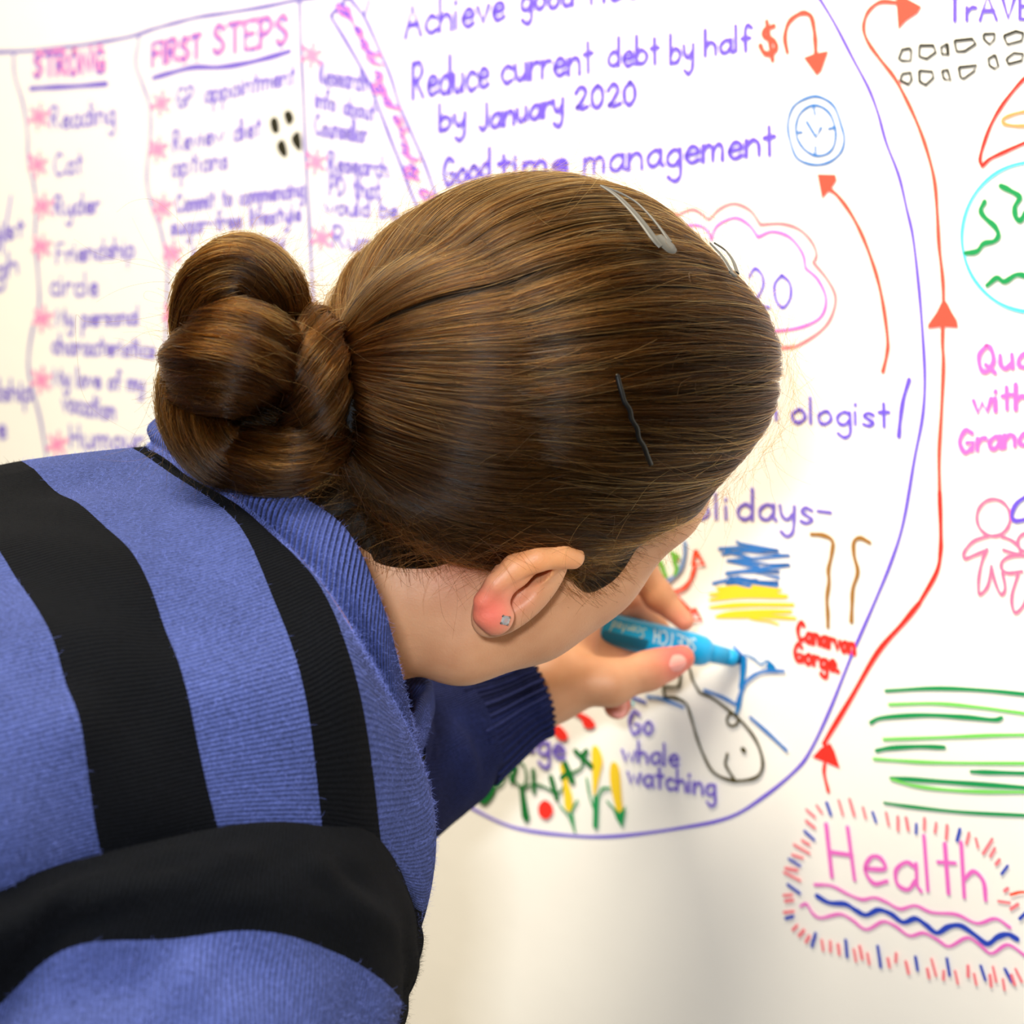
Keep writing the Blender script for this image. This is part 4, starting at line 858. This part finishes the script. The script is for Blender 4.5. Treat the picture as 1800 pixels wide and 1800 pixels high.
NLOCK = 420
lock_ph = rng.uniform(0, 6.28, (NLOCK, 4)); lock_am = rng.normal(0, 1, (NLOCK, 3))
def head_strands(cnt, npt=22, seed=1, rad=(0.965, 1.0), spread=1.0, t0f=None):
    r = np.random.default_rng(seed)
    m = len(HL3); s = r.uniform(0, m, cnt); i = s.astype(int) % m; f = (s - s.astype(int))[:, None]
    st = HL3[i] * (1 - f) + HL3[(i + 1) % m] * f
    n0, l0 = shell_dir(st)
    lock = (s / m * NLOCK).astype(int) % NLOCK
    # end direction: the far end sits on a disc at the tie
    n1, l1 = shell_dir(TIE[None]); n1 = n1[0]; l1 = l1[0]
    t0 = r.uniform(0, .75, cnt) ** 1.6 if t0f is None else t0f(r, cnt)
    t0 = np.where(r.uniform(0, 1, cnt) < .35, 0, t0)
    t = t0[:, None] + (1 - t0[:, None]) * np.linspace(0, 1, npt)[None]
    om = np.arccos(np.clip(n0 @ n1, -.999, .999))[:, None]
    a = np.sin((1 - t) * om) / np.sin(om); b = np.sin(t * om) / np.sin(om)
    n_ = a[..., None] * n0[:, None] + b[..., None] * n1
    # sideways bow so that locks sweep rather than run straight, with lock and strand noise
    side = np.cross(n0, n1); side /= np.maximum(np.linalg.norm(side, axis=1, keepdims=True), 1e-6)
    bow = (.10 * side @ np.array([0, 0, 0]) )[:, None]
    nse = lock_am[lock, 0][:, None] * .030 * np.sin(t * 5 + lock_ph[lock, 0][:, None]) + r.normal(0, .022, (cnt, 1)) * np.sin(t * 3.14) + r.normal(0, .008, (cnt, 1)) * np.sin(t * 14 + r.uniform(0, 6, (cnt, 1)))
    n_ = n_ + side[:, None] * (nse * spread * np.sin(np.clip(t, 0, 1) * 3.14) ** .5)[..., None]
    n_ /= np.linalg.norm(n_, axis=2, keepdims=True)
    depth = r.uniform(rad[0], rad[1], (cnt, 1)) + lock_am[lock, 1][:, None] * .013 * np.sin(t * 4 + lock_ph[lock, 1][:, None]) * np.clip(t * 2.5, .25, 1) + r.normal(0, .003, (cnt, 1)) - .035 * np.clip(np.sin(s[:, None] / m * math.tau * 23 + 2.5 * np.sin(t * 2.2 + s[:, None] / m * 40)) - .55, 0, 1) * np.clip(t * 1.8 - .25, 0, 1)
    # rise from the scalp, then fall into the gathered tail
    kk = l0[:, None] + (depth - l0[:, None]) * (1 - np.exp(-np.clip(t, 0, 1) * 14))
    p = shell(n_) - HCN
    p = HCN + p * kk[..., None]
    # gather
    rel = st - TIE; ang = np.arctan2(rel @ TB, rel @ TA); rr = .0165 * np.sqrt(r.uniform(.35, 1, cnt))
    end = TIE + rr[:, None] * (np.cos(ang)[:, None] * TA + np.sin(ang)[:, None] * TB) + TAX * r.uniform(-.001, .005, cnt)[:, None]
    dist = np.linalg.norm(p - TIE, axis=2)
    wgt = np.clip((t - .64) / .36, 0, 1); wgt = wgt * wgt * (3 - 2 * wgt); wgt = wgt ** 1.5
    p = p * (1 - wgt[..., None]) + end[:, None] * wgt[..., None]
    return p

DENS = 1.0
hs1 = head_strands(int(48000 * DENS), seed=11)
# keep strands out of the skin
def skin_push(S, lift=.0008):
    sh = S.shape; q = S.reshape(-1, 3).copy()
    lf = np.broadcast_to(np.asarray(lift, float), sh[:-1]).reshape(-1)
    near = np.linalg.norm((q - HC) , axis=1) < .16
    qq = q[near]
    d = np.full(len(qq), .06)
    for pr in PR[:NHEAD]: d = blend(d, prim_d(pr, qq), pr)
    ln_ = lf[near]; bad = d < ln_
    if bad.any():
        b_ = qq[bad]; e = .001; g = []
        for a in range(3):
            for sg in (1, -1):
                v = np.full(len(b_), .06)
                for pr in PR[:NHEAD]: v = blend(v, prim_d(pr, b_ + sg * np.eye(3)[a] * e), pr)
                g.append(v)
        g = np.stack([g[0] - g[1], g[2] - g[3], g[4] - g[5]], 1); g /= np.maximum(np.linalg.norm(g, axis=1, keepdims=True), 1e-9)
        b_ += g * (ln_[bad] - d[bad])[:, None]; qq[bad] = b_; q[near] = qq
    return q.reshape(sh)
lift_ = rng.uniform(.0012, .0050, (len(hs1), 1)) * np.clip(np.linspace(.10, 3.5, hs1.shape[1]), 0, 1)[None]
hs1 = skin_push(hs1, lift_)
hair = hair_object('hair', list(hs1), .0001, m_hair, person, tip=.8)
hair['label'] = 'glossy brown hair pulled back to the bun'
hs2 = skin_push(head_strands(3800, seed=23, rad=(1.0, 1.018), spread=2.6), .004)
cut = []
for q_ in hs2:
    a0_ = rng.integers(0, 12); n0_ = rng.integers(6, 11); cut.append(spline(q_[a0_:a0_ + n0_] + rng.normal(0, .0009, (1, 3)) * np.linspace(-1, 1, len(q_[a0_:a0_ + n0_]))[:, None] ** 2, 2))
o = hair_object('stray_strands', cut, .00007, m_glint, hair, tip=.5); o['kind'] = 'stuff'
# dark volume beneath the strands so no scalp shines through
nu_, nv_ = 90, 64
us = np.linspace(0, 1, nu_); ts = np.linspace(0, .97, nv_)
idx = (us * len(HL3)).astype(int) % len(HL3)
S0_ = HL3[idx]; N0, L0 = shell_dir(S0_); N1, L1 = shell_dir(TIE[None]); N1 = N1[0]
om = np.arccos(np.clip(N0 @ N1, -.999, .999))[:, None]
aa = np.sin((1 - ts) * om) / np.sin(om); bb = np.sin(ts * om) / np.sin(om)
Nn = aa[..., None] * N0[:, None] + bb[..., None] * N1; Nn /= np.linalg.norm(Nn, axis=2, keepdims=True)
KK = L0[:, None] + (.945 - L0[:, None]) * (1 - np.exp(-ts[None] * 12)); PU = HCN + (shell(Nn) - HCN) * KK[..., None]
wg = np.clip((ts - .64) / .36, 0, 1); wg = (wg * wg * (3 - 2 * wg)) ** 1.5
rel = S0_ - TIE; ang = np.arctan2(rel @ TB, rel @ TA); EN = TIE + .014 * (np.cos(ang)[:, None] * TA + np.sin(ang)[:, None] * TB)
PU = PU * (1 - wg[None, :, None]) + EN[:, None] * wg[None, :, None]
PU = skin_push(PU, .0019 * np.clip(ts[None] * 14, .12, 1) * np.ones((nu_, 1)))
grid_mesh('hair_underlayer', PU.transpose(1, 0, 2), m_under, hair)

# bun: twisted ropes of hair
def rope_strands(path, rad, cnt, twist, seed, npt=20, fl=1.0, jit=.0013, cover=(.35, .9), squash=1.0):
    r = np.random.default_rng(seed)
    c = spline(np.array(path), 16); R = spline(np.array(rad)[:, None], 16)[:, 0]; n = len(c)
    t = np.gradient(c, axis=0); t /= np.linalg.norm(t, axis=1, keepdims=True)
    A = np.zeros_like(c); a = unit(np.cross(t[0], [.2, .1, 1]))
    for i in range(n): a = unit(a - t[i] * (a @ t[i])); A[i] = a
    B = np.cross(t, A)
    L_ = r.uniform(*cover, cnt); s0 = r.uniform(-.1, 1.1 - L_, cnt); s = np.clip(s0[:, None] + L_[:, None] * np.linspace(0, 1, npt), 0, 1)
    th = r.uniform(0, math.tau, cnt)[:, None] + twist * s + r.normal(0, .10, (cnt, 1)) * np.sin(s * 9 + r.uniform(0, 6, (cnt, 1)))
    x = s * (n - 1); i = np.minimum(x.astype(int), n - 2); f = (x - i)
    g = lambda Q: Q[i] * (1 - f[..., None]) + Q[i + 1] * f[..., None]
    Rr = R[i] * (1 - f) + R[i + 1] * f
    lockn = 1 + .07 * np.sin(th * 5 - twist * s * 5 + seed) + .03 * np.sin(th * 13 - twist * s * 13)
    depth = (1 - .12 * r.uniform(0, 1, (cnt, 1)) ** 1.5) * lockn
    p = g(c) + (Rr * depth)[..., None] * (np.cos(th)[..., None] * g(A) + squash * np.sin(th)[..., None] * g(B))
    p += r.normal(0, jit * .3, (cnt, 1, 3)) + r.normal(0, jit, (cnt, 1, 3)) * np.linspace(-1, 1, npt)[None, :, None] ** 3
    return p
ROPES = [  # path (picture x, y, distance), radii, count, twist
    ([(345, 625, .780), (345, 560, .764), (372, 498, .757), (428, 472, .755), (482, 508, .760), (508, 565, .770), (512, 610, .785)], [.007, .0110, .0140, .0145, .0130, .0095, .005], 3400, 1.6),
    ([(338, 665, .778), (362, 645, .757), (410, 630, .744), (458, 640, .748), (496, 668, .768)], [.013, .0205, .0245, .0220, .011], 5000, 1.3),
    ([(547, 566, .780), (556, 600, .760), (557, 665, .748), (548, 735, .751), (522, 795, .762)], [.009, .0125, .0138, .0138, .010], 4000, 5.8),
    ([(328, 620, .785), (322, 680, .774), (342, 745, .765), (392, 795, .760), (450, 806, .764)], [.007, .0115, .0145, .0145, .011], 3400, 2.6),
    ([(365, 790, .780), (440, 806, .757), (510, 806, .750), (562, 778, .755), (596, 725, .772)], [.008, .0135, .0145, .0130, .010], 3600, 1.8),
    ([(645, 700, .779), (618, 695, .777), (590, 690, .775)], [.0160, .0165, .016], 2600, .6),
    ([(380, 700, .79), (450, 690, .785), (540, 690, .785)], [.028, .032, .024], 1500, 1.0)]
bs = []; bun_mesh = []
for k_, (pth, rad, cnt, tw) in enumerate(ROPES):
    pp = [pc(*q) for q in pth]
    bs += list(rope_strands(pp, rad, int(cnt * DENS), tw, 50 + k_))
    bun_mesh.append(tube_grid(pp, [r_ * .86 for r_ in rad], 10, 28))
bun = hair_object('hair_bun', bs, .0001, m_bunhair, person, tip=.7)
bun['label'] = 'coiled hair bun with orange-gold lights at the back of the head'
for g_ in bun_mesh: grid_mesh('hair_coil', g_, m_under, bun)

# loose strands: short flyaways around the outline and long wisps
fly = []
rf = np.random.default_rng(77)
def wisp(p, d, ln, curl, n_=14):
    t = np.linspace(0, 1, n_)[:, None]; d = unit(d); s = unit(np.cross(d, rf.normal(0, 1, 3))); s2_ = np.cross(d, s)
    ph = rf.uniform(0, 6.28)
    return p + ln * (d * t + curl * (s * t ** 2 * rf.uniform(-1, 1) + s2_ * (t ** 2) * rf.uniform(-1, 1)) + .05 * curl * s * np.sin(t * 9 + ph) * t)
for _ in range(int(2600 * DENS)):                 # from the head surface, following the flow then lifting
    st = hs1[rf.integers(len(hs1))]; i = rf.integers(2, 17); d = st[i + 1] - st[i]
    p = st[i]; out = unit(p - HCN)
    sgd = 1 if rf.uniform() < .75 else -1
    fly.append(wisp(p + out * .0008, unit(d) * sgd + out * rf.uniform(.02, .40) + rf.normal(0, .22, 3), rf.uniform(.008, .040), rf.uniform(.2, .8)))
for _ in range(int(1100 * DENS)):                 # from the bun
    st = bs[rf.integers(len(bs))]; i = rf.integers(2, 17); d = unit(st[i + 1] - st[i] + 1e-9); out = unit(st[i] - pc(450, 650, .79))
    fly.append(wisp(st[i], d + out * rf.uniform(.05, .9) + rf.normal(0, .3, 3), rf.uniform(.006, .026), rf.uniform(.3, 1.0)))
for _ in range(800):                             # along the outline of the head
    a = rf.uniform(-.9, 3.5); n_ = unit([math.cos(a), math.sin(a), rf.normal(0, .22)]); p = shell(n_[None])[0] * 1.0; tn = unit(np.cross([0, 0, 1], n_))
    fly.append(wisp(p, tn * rf.choice([-.6, 1]) + n_ * rf.uniform(.0, .45) + rf.normal(0, .12, 3), rf.uniform(.006, .024), rf.uniform(.3, .9)))
for _ in range(800):                              # and of the bun
    a = rf.uniform(.4, 4.9); p = pc(445 + 118 * math.cos(a), 640 - 205 * math.sin(a), .768); n_ = np.array([math.cos(a), math.sin(a), 0]); tn = np.array([-n_[1], n_[0], 0])
    fly.append(wisp(p - n_ * .003, tn * rf.choice([-1, 1]) + n_ * rf.uniform(.1, .7) + rf.normal(0, .2, 3), rf.uniform(.006, .024), rf.uniform(.4, 1.1)))
for _ in range(90):                              # fine hairs at nape, temple and above the ear
    i = rf.integers(30, 190); p = HL3[i]; out = unit(p - HCN)
    fly.append(wisp(p, unit(p - TIE) * rf.uniform(-.3, .8) + rf.normal(0, .6, 3) + out * .3, rf.uniform(.005, .018), .8))
for i in range(16):                               # eyelashes
    q_ = surf(1196 - i * 2.6, 958 + i * 1.1, .80, .90)
    if q_ is not None: fly.append(wisp(q_, np.array([.35 - i * .02, -.9, -.2]) + rf.normal(0, .12, 3), .0085, .5))
def thread(pts, d0=.78): fly.append(spline(np.array([pc(*q) for q in pts]), 8))
thread([(315, 545, .775), (250, 560, .77), (190, 566, .765), (150, 565, .76), (133, 557, .76), (137, 640, .765), (145, 690, .77), (170, 725, .775), (240, 765, .78)])
thread([(335, 430, .78), (325, 400, .78), (290, 365, .775), (262, 350, .775), (230, 355, .77), (205, 373, .77)])
thread([(318, 500, .78), (285, 475, .775), (230, 462, .77), (170, 445, .765), (130, 420, .76)])
thread([(310, 545, .78), (285, 520, .775), (258, 512, .77), (255, 525, .77), (285, 532, .775), (300, 520, .78)])
thread([(380, 460, .78), (350, 410, .78), (370, 402, .78), (420, 412, .785), (470, 440, .79)])
thread([(640, 985, .765), (690, 1003, .758), (740, 1006, .755), (790, 995, .757), (840, 960, .76), (880, 935, .76)])
thread([(770, 860, .75), (772, 940, .752), (770, 1010, .756), (778, 1080, .765), (800, 1110, .77)])
thread([(1265, 900, .86), (1240, 950, .85), (1215, 1000, .85), (1230, 1040, .86), (1260, 1035, .87), (1290, 1010, .88)])
thread([(1270, 860, .86), (1290, 900, .87), (1275, 960, .88), (1265, 1020, .89)])
thread([(1010, 255, .84), (960, 262, .84), (900, 285, .83), (850, 320, .83)]); thread([(1060, 320, .84), (1040, 270, .84), (1000, 245, .84), (930, 250, .84), (860, 275, .83)])
for _ in range(46):                               # long arcs outside the outline of head and bun
    if rf.uniform() < .55:
        a = rf.uniform(0, 3.4); n_ = unit([math.cos(a), math.sin(a), rf.uniform(-.3, .4)]); p = shell(n_[None])[0]; tn = unit(np.cross(n_, [0, 0, 1])) * (1 if rf.uniform() < .5 else -1)
        fly.append(wisp(p, tn + n_ * rf.uniform(.1, .5), rf.uniform(.03, .07), .7, 20))
    else:
        a = rf.uniform(1.3, 4.2); p = pc(430 + 120 * math.cos(a), 640 - 190 * math.sin(a), .775); n_ = np.array([math.cos(a), math.sin(a), 0])
        fly.append(wisp(p, n_ * rf.uniform(.2, 1) + rf.normal(0, .6, 3), rf.uniform(.02, .05), 1.0, 20))
o = hair_object('loose_strands', fly, .00005, m_bunhair, hair, tip=.5); o['kind'] = 'stuff'
# sideburn and nape: short hair growing on the skin
sb = []
for _ in range(1500):
    i = rf.integers(27, 196); q = HL3[i]; inward = unit(HCN - q); d = unit(TIE - q)
    p = q + rf.normal(0, .0035, 3); dd = float(head_sdf(p)); p = p + unit(q - HC) * (max(0, .0004 - dd))
    sb.append(wisp(p, d + unit(q - HC) * .10 + rf.normal(0, .15, 3), rf.uniform(.006, .016), .25, 8))
def hug(p, lift):
    for _ in range(3):
        d = head_sdf(p); e = .001
        g = np.stack([head_sdf(p + np.eye(3)[a] * e) - head_sdf(p - np.eye(3)[a] * e) for a in range(3)], -1); g /= np.maximum(np.linalg.norm(g, axis=-1, keepdims=True), 1e-9)
        p = p - g * (d - lift)[..., None]
    return p
def patch_hair(poly, goal, cnt, ln, seed, up=.004, noise=.25):
    r = np.random.default_rng(seed); poly = np.array(poly, float); pts = []
    while len(pts) < cnt:
        q = r.uniform(poly.min(0), poly.max(0)); x, y = q; ins = False
        for (x1, y1), (x2, y2) in zip(poly, np.roll(poly, 1, 0)):
            if (y1 > y) != (y2 > y) and x < (x2 - x1) * (y - y1) / (y2 - y1) + x1: ins = not ins
        if ins: pts.append(pc(x, y, .80))
    p = np.array(pts)
    for _ in range(40):                      # slide along the view ray onto the skin
        d = head_sdf(p); p = p + unit(np.array([0, 0, -1.0])) * (d * .7)[:, None] * (p[:, 2:3] / p[:, 2:3]); 
    p = hug(p, .0003); L_ = ln * r.uniform(.5, 1.3, (cnt, 1)); d = goal - p; d /= np.linalg.norm(d, axis=1, keepdims=True); d = d + r.normal(0, noise, (cnt, 3)) * np.array([1, 1, .3]); out = [p]
    for k in range(1, 9):
        p = hug(p + d * L_ / 8, .0003 + up * (k / 8) * r.uniform(.5, 1, cnt)); d = .75 * d + .25 * (goal - p) / np.linalg.norm(goal - p, axis=1, keepdims=True); out.append(p)
    return list(np.stack(out, 1))
sb += patch_hair([(1003, 1000), (1010, 1026), (1030, 1041), (1054, 1035), (1082, 1015), (1104, 987), (1130, 957), (1180, 929), (1240, 886), (1200, 880), (1120, 905), (1040, 930), (985, 960)], pc(900, 890, .77), 5200, .028, 91, .0045, .16)
sb += patch_hair([(860, 972), (800, 985), (755, 999), (700, 999), (664, 990), (638, 960), (615, 880), (700, 860), (860, 930)], pc(640, 760, .79), 5200, .030, 92, .005, .14)
o = hair_object('hairline_strands', sb, .00005, m_hair, hair, tip=.4); o['kind'] = 'stuff'

# hair tie: black elastic around the gathered hair
m_tie = mat('black_elastic', (22, 24, 28), .85, .2)
a_ = np.linspace(0, math.tau, 72, endpoint=False)
TC = pc(624, 706, .775)
RAX = unit([-.96, -.2, .05]); TA = unit(np.cross(RAX, [0, 0, 1])); TB = np.cross(RAX, TA); TAX = RAX
ringc = TC + .0235 * np.cos(a_)[:, None] * TA + .0220 * np.sin(a_)[:, None] * TB + TAX * (.0015 * np.sin(a_ * 2)[:, None])
tb_ = np.linspace(0, math.tau, 12, endpoint=False); TG = []
for i in range(72):
    rd = unit(ringc[i] - TC); TG.append(ringc[i] + .0016 * np.cos(tb_)[:, None] * rd + .0048 * np.sin(tb_)[:, None] * TAX)
TG = np.array(TG); TG = np.concatenate([TG, TG[:1]])
tie = grid_mesh('hair_tie', TG, m_tie, person); tie['label'] = 'black elastic hair tie'

# snap clips and bobby pin
m_clip = mat('grey_metal', (78, 77, 74), .45, .5, Metallic=.3); m_pin = mat('black_lacquer', (5, 5, 5), .35, .4)
def strip(pts, widths, thick, lift, name, m, parent, zig=0.0):
    P3 = []; NN = []
    for x, y in pts: p, n_ = on_shell(x, y, lift); P3.append(p); NN.append(n_)
    c = spline(np.array(P3), 6); n_ = spline(np.array(NN), 6); w_ = spline(np.array(widths)[:, None], 6)[:, 0] if hasattr(widths, '__len__') else np.full(len(c), widths)
    t = np.gradient(c, axis=0); t /= np.linalg.norm(t, axis=1, keepdims=True); n_ /= np.linalg.norm(n_, axis=1, keepdims=True); sd = np.cross(t, n_)
    if zig: c = c + sd * (zig * np.sin(np.linspace(0, math.tau * 5, len(c))) * np.clip(np.linspace(-.2, 2, len(c)), 0, 1) * np.clip(np.linspace(2.5, -.3, len(c)), 0, 1))[:, None]
    g_ = np.stack([c + sd * w_[:, None], c + sd * w_[:, None] * .8 + n_ * thick, c - sd * w_[:, None] * .8 + n_ * thick, c - sd * w_[:, None]], 1)
    return grid_mesh(name, g_, m, parent)
clip = empty('hair_clip', (0, 0, 0))
for nm, pts, wd in (('clip_blade', [(1052, 340), (1078, 356), (1104, 381), (1126, 407), (1143, 430), (1156, 443)], [.0004, .0012, .0016, .0019, .0021, .0024]),
                    ('clip_blade', [(1056, 341), (1088, 354), (1114, 370), (1136, 392), (1154, 414), (1170, 436)], [.0002, .0003, .0003, .0004, .0006, .0012]),
                    ('clip_plate', [(1150, 425), (1158, 434), (1166, 442), (1174, 448), (1180, 452)], [.0022, .0038, .0041, .0036, .0012])):
    o = strip(pts, wd, .0007, .0035, nm, m_clip, None); o.parent = clip
clip.parent = person; clip.matrix_parent_inverse = person.matrix_basis.inverted(); clip['label'] = 'grey metal snap hair clip on top of the head'
clip2 = empty('hair_clip', (0, 0, 0))
for pts, wd in (([(1238, 438), (1255, 456), (1268, 474), (1277, 490)], [.0005, .0011, .0012, .0012]), ([(1246, 438), (1264, 450), (1278, 468), (1286, 490)], [.0004, .0008, .0010, .0012]), ([(1272, 488), (1278, 492), (1284, 495)], [.0008, .0012, .0008])):
    o = strip(pts, wd, .0007, .0035, 'clip_blade', m_clip, None); o.parent = clip2
clip2.parent = person; clip2.matrix_parent_inverse = person.matrix_basis.inverted(); clip2['label'] = 'second grey metal snap clip seen edge-on near the forehead'
pin = strip([(1082, 662), (1091, 695), (1104, 724), (1116, 757), (1130, 788), (1138, 808)], .0011, .0012, .0032, 'bobby_pin', m_pin, person, zig=.0006); pin['label'] = 'thin black wavy bobby pin'
p_, n_ = on_shell(1082, 661, .0035)
tipb = facet_gem(p_, n_, .0010, 'pin_tip', m_pin, pin); tipb.parent = pin

# ------------------------------------------------------------------ marker
MT = pc(1303, 1160, 1.122); MBk = pc(933, 1074, 1.075)
mk_ax = unit(MBk - MT); mkx = unit(np.cross(mk_ax, [0, 0, 1])); mkx = mkx if mkx[1] > 0 else -mkx; mkz = np.cross(mkx, mk_ax); mkz = mkz if mkz[2] > 0 else -mkz
def lathe(name, prof, m, parent, n=48):
    V = [MT + mk_ax * s + r * (math.cos(a) * mkx + math.sin(a) * mkz) for s, r in prof for a in np.linspace(0, math.tau, n, endpoint=False)]
    g_ = np.array(V).reshape(len(prof), n, 3); o = grid_mesh(name, g_, m, None); o.parent = parent; o.matrix_parent_inverse = parent.matrix_basis.inverted(); return o
marker = empty('marker_pen', tuple(cw(MT))); tag(marker, 'chunky turquoise blue marker pen held in the left hand, tip on the paper', 'marker')
m_cy = mat('turquoise_plastic', (2, 172, 236), .28, .5); m_cy2 = mat('turquoise_tip_plastic', (6, 165, 225), .35, .5); m_nib = mat('ink_soaked_felt', (8, 60, 110), .8, .2)
m_wht = mat('white_print', (205, 232, 240), .4, .4); m_pale = mat('pale_print', (205, 222, 190), .4, .4); m_teal = mat('teal_print', (8, 110, 150), .35, .4)
lathe('barrel', [(.0235, 0), (.0235, .0062), (.0255, .0085), (.029, .0099), (.034, .0104), (.040, .0105), (.120, .0105), (.1205, .0098), (.124, .0098), (.124, .004), (.124, 0)], m_cy, marker)
lathe('tip_holder', [(.0045, 0), (.0045, .0046), (.0052, .0052), (.0105, .0056), (.0108, .0051), (.0114, .0051), (.0117, .0058), (.0245, .0064)], m_cy2, marker)
nb = lathe('nib', [(.0, .0), (.0002, .0022), (.0012, .0032), (.0055, .0036)], m_nib, marker)
def wrap_text(text, s0, s1, a_mid, h, m, name, w_=.00035, slant=.0):
    """print on the barrel: reads from the tip towards the back, letter tops towards the viewer's lower edge"""
    tot = sum(GL[c][0] + .22 for c in text); V = []; Fc = []; x = 0
    for c in text:
        wd, st = GL[c]
        for s_ in [q for q in st.split('|') if q]:
            pts = np.array([tuple(map(float, q.split(','))) for q in s_.lstrip('!').split()])
            if s_[0] != '!' and len(pts) > 2: pts = spline(pts, 4)
            else: pts = spline(pts[[0, -1]], 3) if len(pts) == 2 else np.vstack([spline(pts[[i, i + 1]], 3) for i in range(len(pts) - 1)])
            S_ = s0 + (x + pts[:, 0] + slant * pts[:, 1]) / tot * (s1 - s0); T_ = (pts[:, 1] - .9) * h
            d = np.stack([np.gradient(S_), np.gradient(T_)], 1); d /= np.maximum(np.linalg.norm(d, axis=1, keepdims=True), 1e-9)
            b = len(V)
            for i in range(len(S_)):
                for sg in (1, -1):
                    s_x = S_[i] - d[i, 1] * w_ * sg; a = a_mid + (T_[i] + d[i, 0] * w_ * sg) / .0105
                    V.append(MT + mk_ax * s_x + .01062 * (math.cos(a) * mkx + math.sin(a) * mkz))
            for i in range(len(S_) - 1): Fc.append((b + 2 * i, b + 2 * i + 1, b + 2 * i + 3, b + 2 * i + 2))
        x += wd + .22
    o = link_mesh(name, cw(np.array(V)), Fc, m, None, False); o.parent = marker; o.matrix_parent_inverse = marker.matrix_basis.inverted(); return o
def patch(s0, s1, a0, a1, m, name, r=.01055):
    V = [MT + mk_ax * s + r * (math.cos(a) * mkx + math.sin(a) * mkz) for s in np.linspace(s0, s1, 8) for a in np.linspace(a0, a1, 12)]
    g_ = np.array(V).reshape(8, 12, 3); o = grid_mesh(name, g_, m, None, closed=False); o.parent = marker; o.matrix_parent_inverse = marker.matrix_basis.inverted(); return o
patch(.072, .104, math.pi * .52, math.pi * .80, m_teal, 'printed_patch')
wrap_text('SKETCH', .0390, .0705, math.pi * .40, .0048, m_wht, 'lettering', .0006)['label'] = 'white upside-down lettering SKETCH'
wrap_text('Scented', .0745, .0990, math.pi * .40, .0036, m_pale, 'lettering', .0003, slant=.3)['label'] = 'pale upside-down lettering Scented'
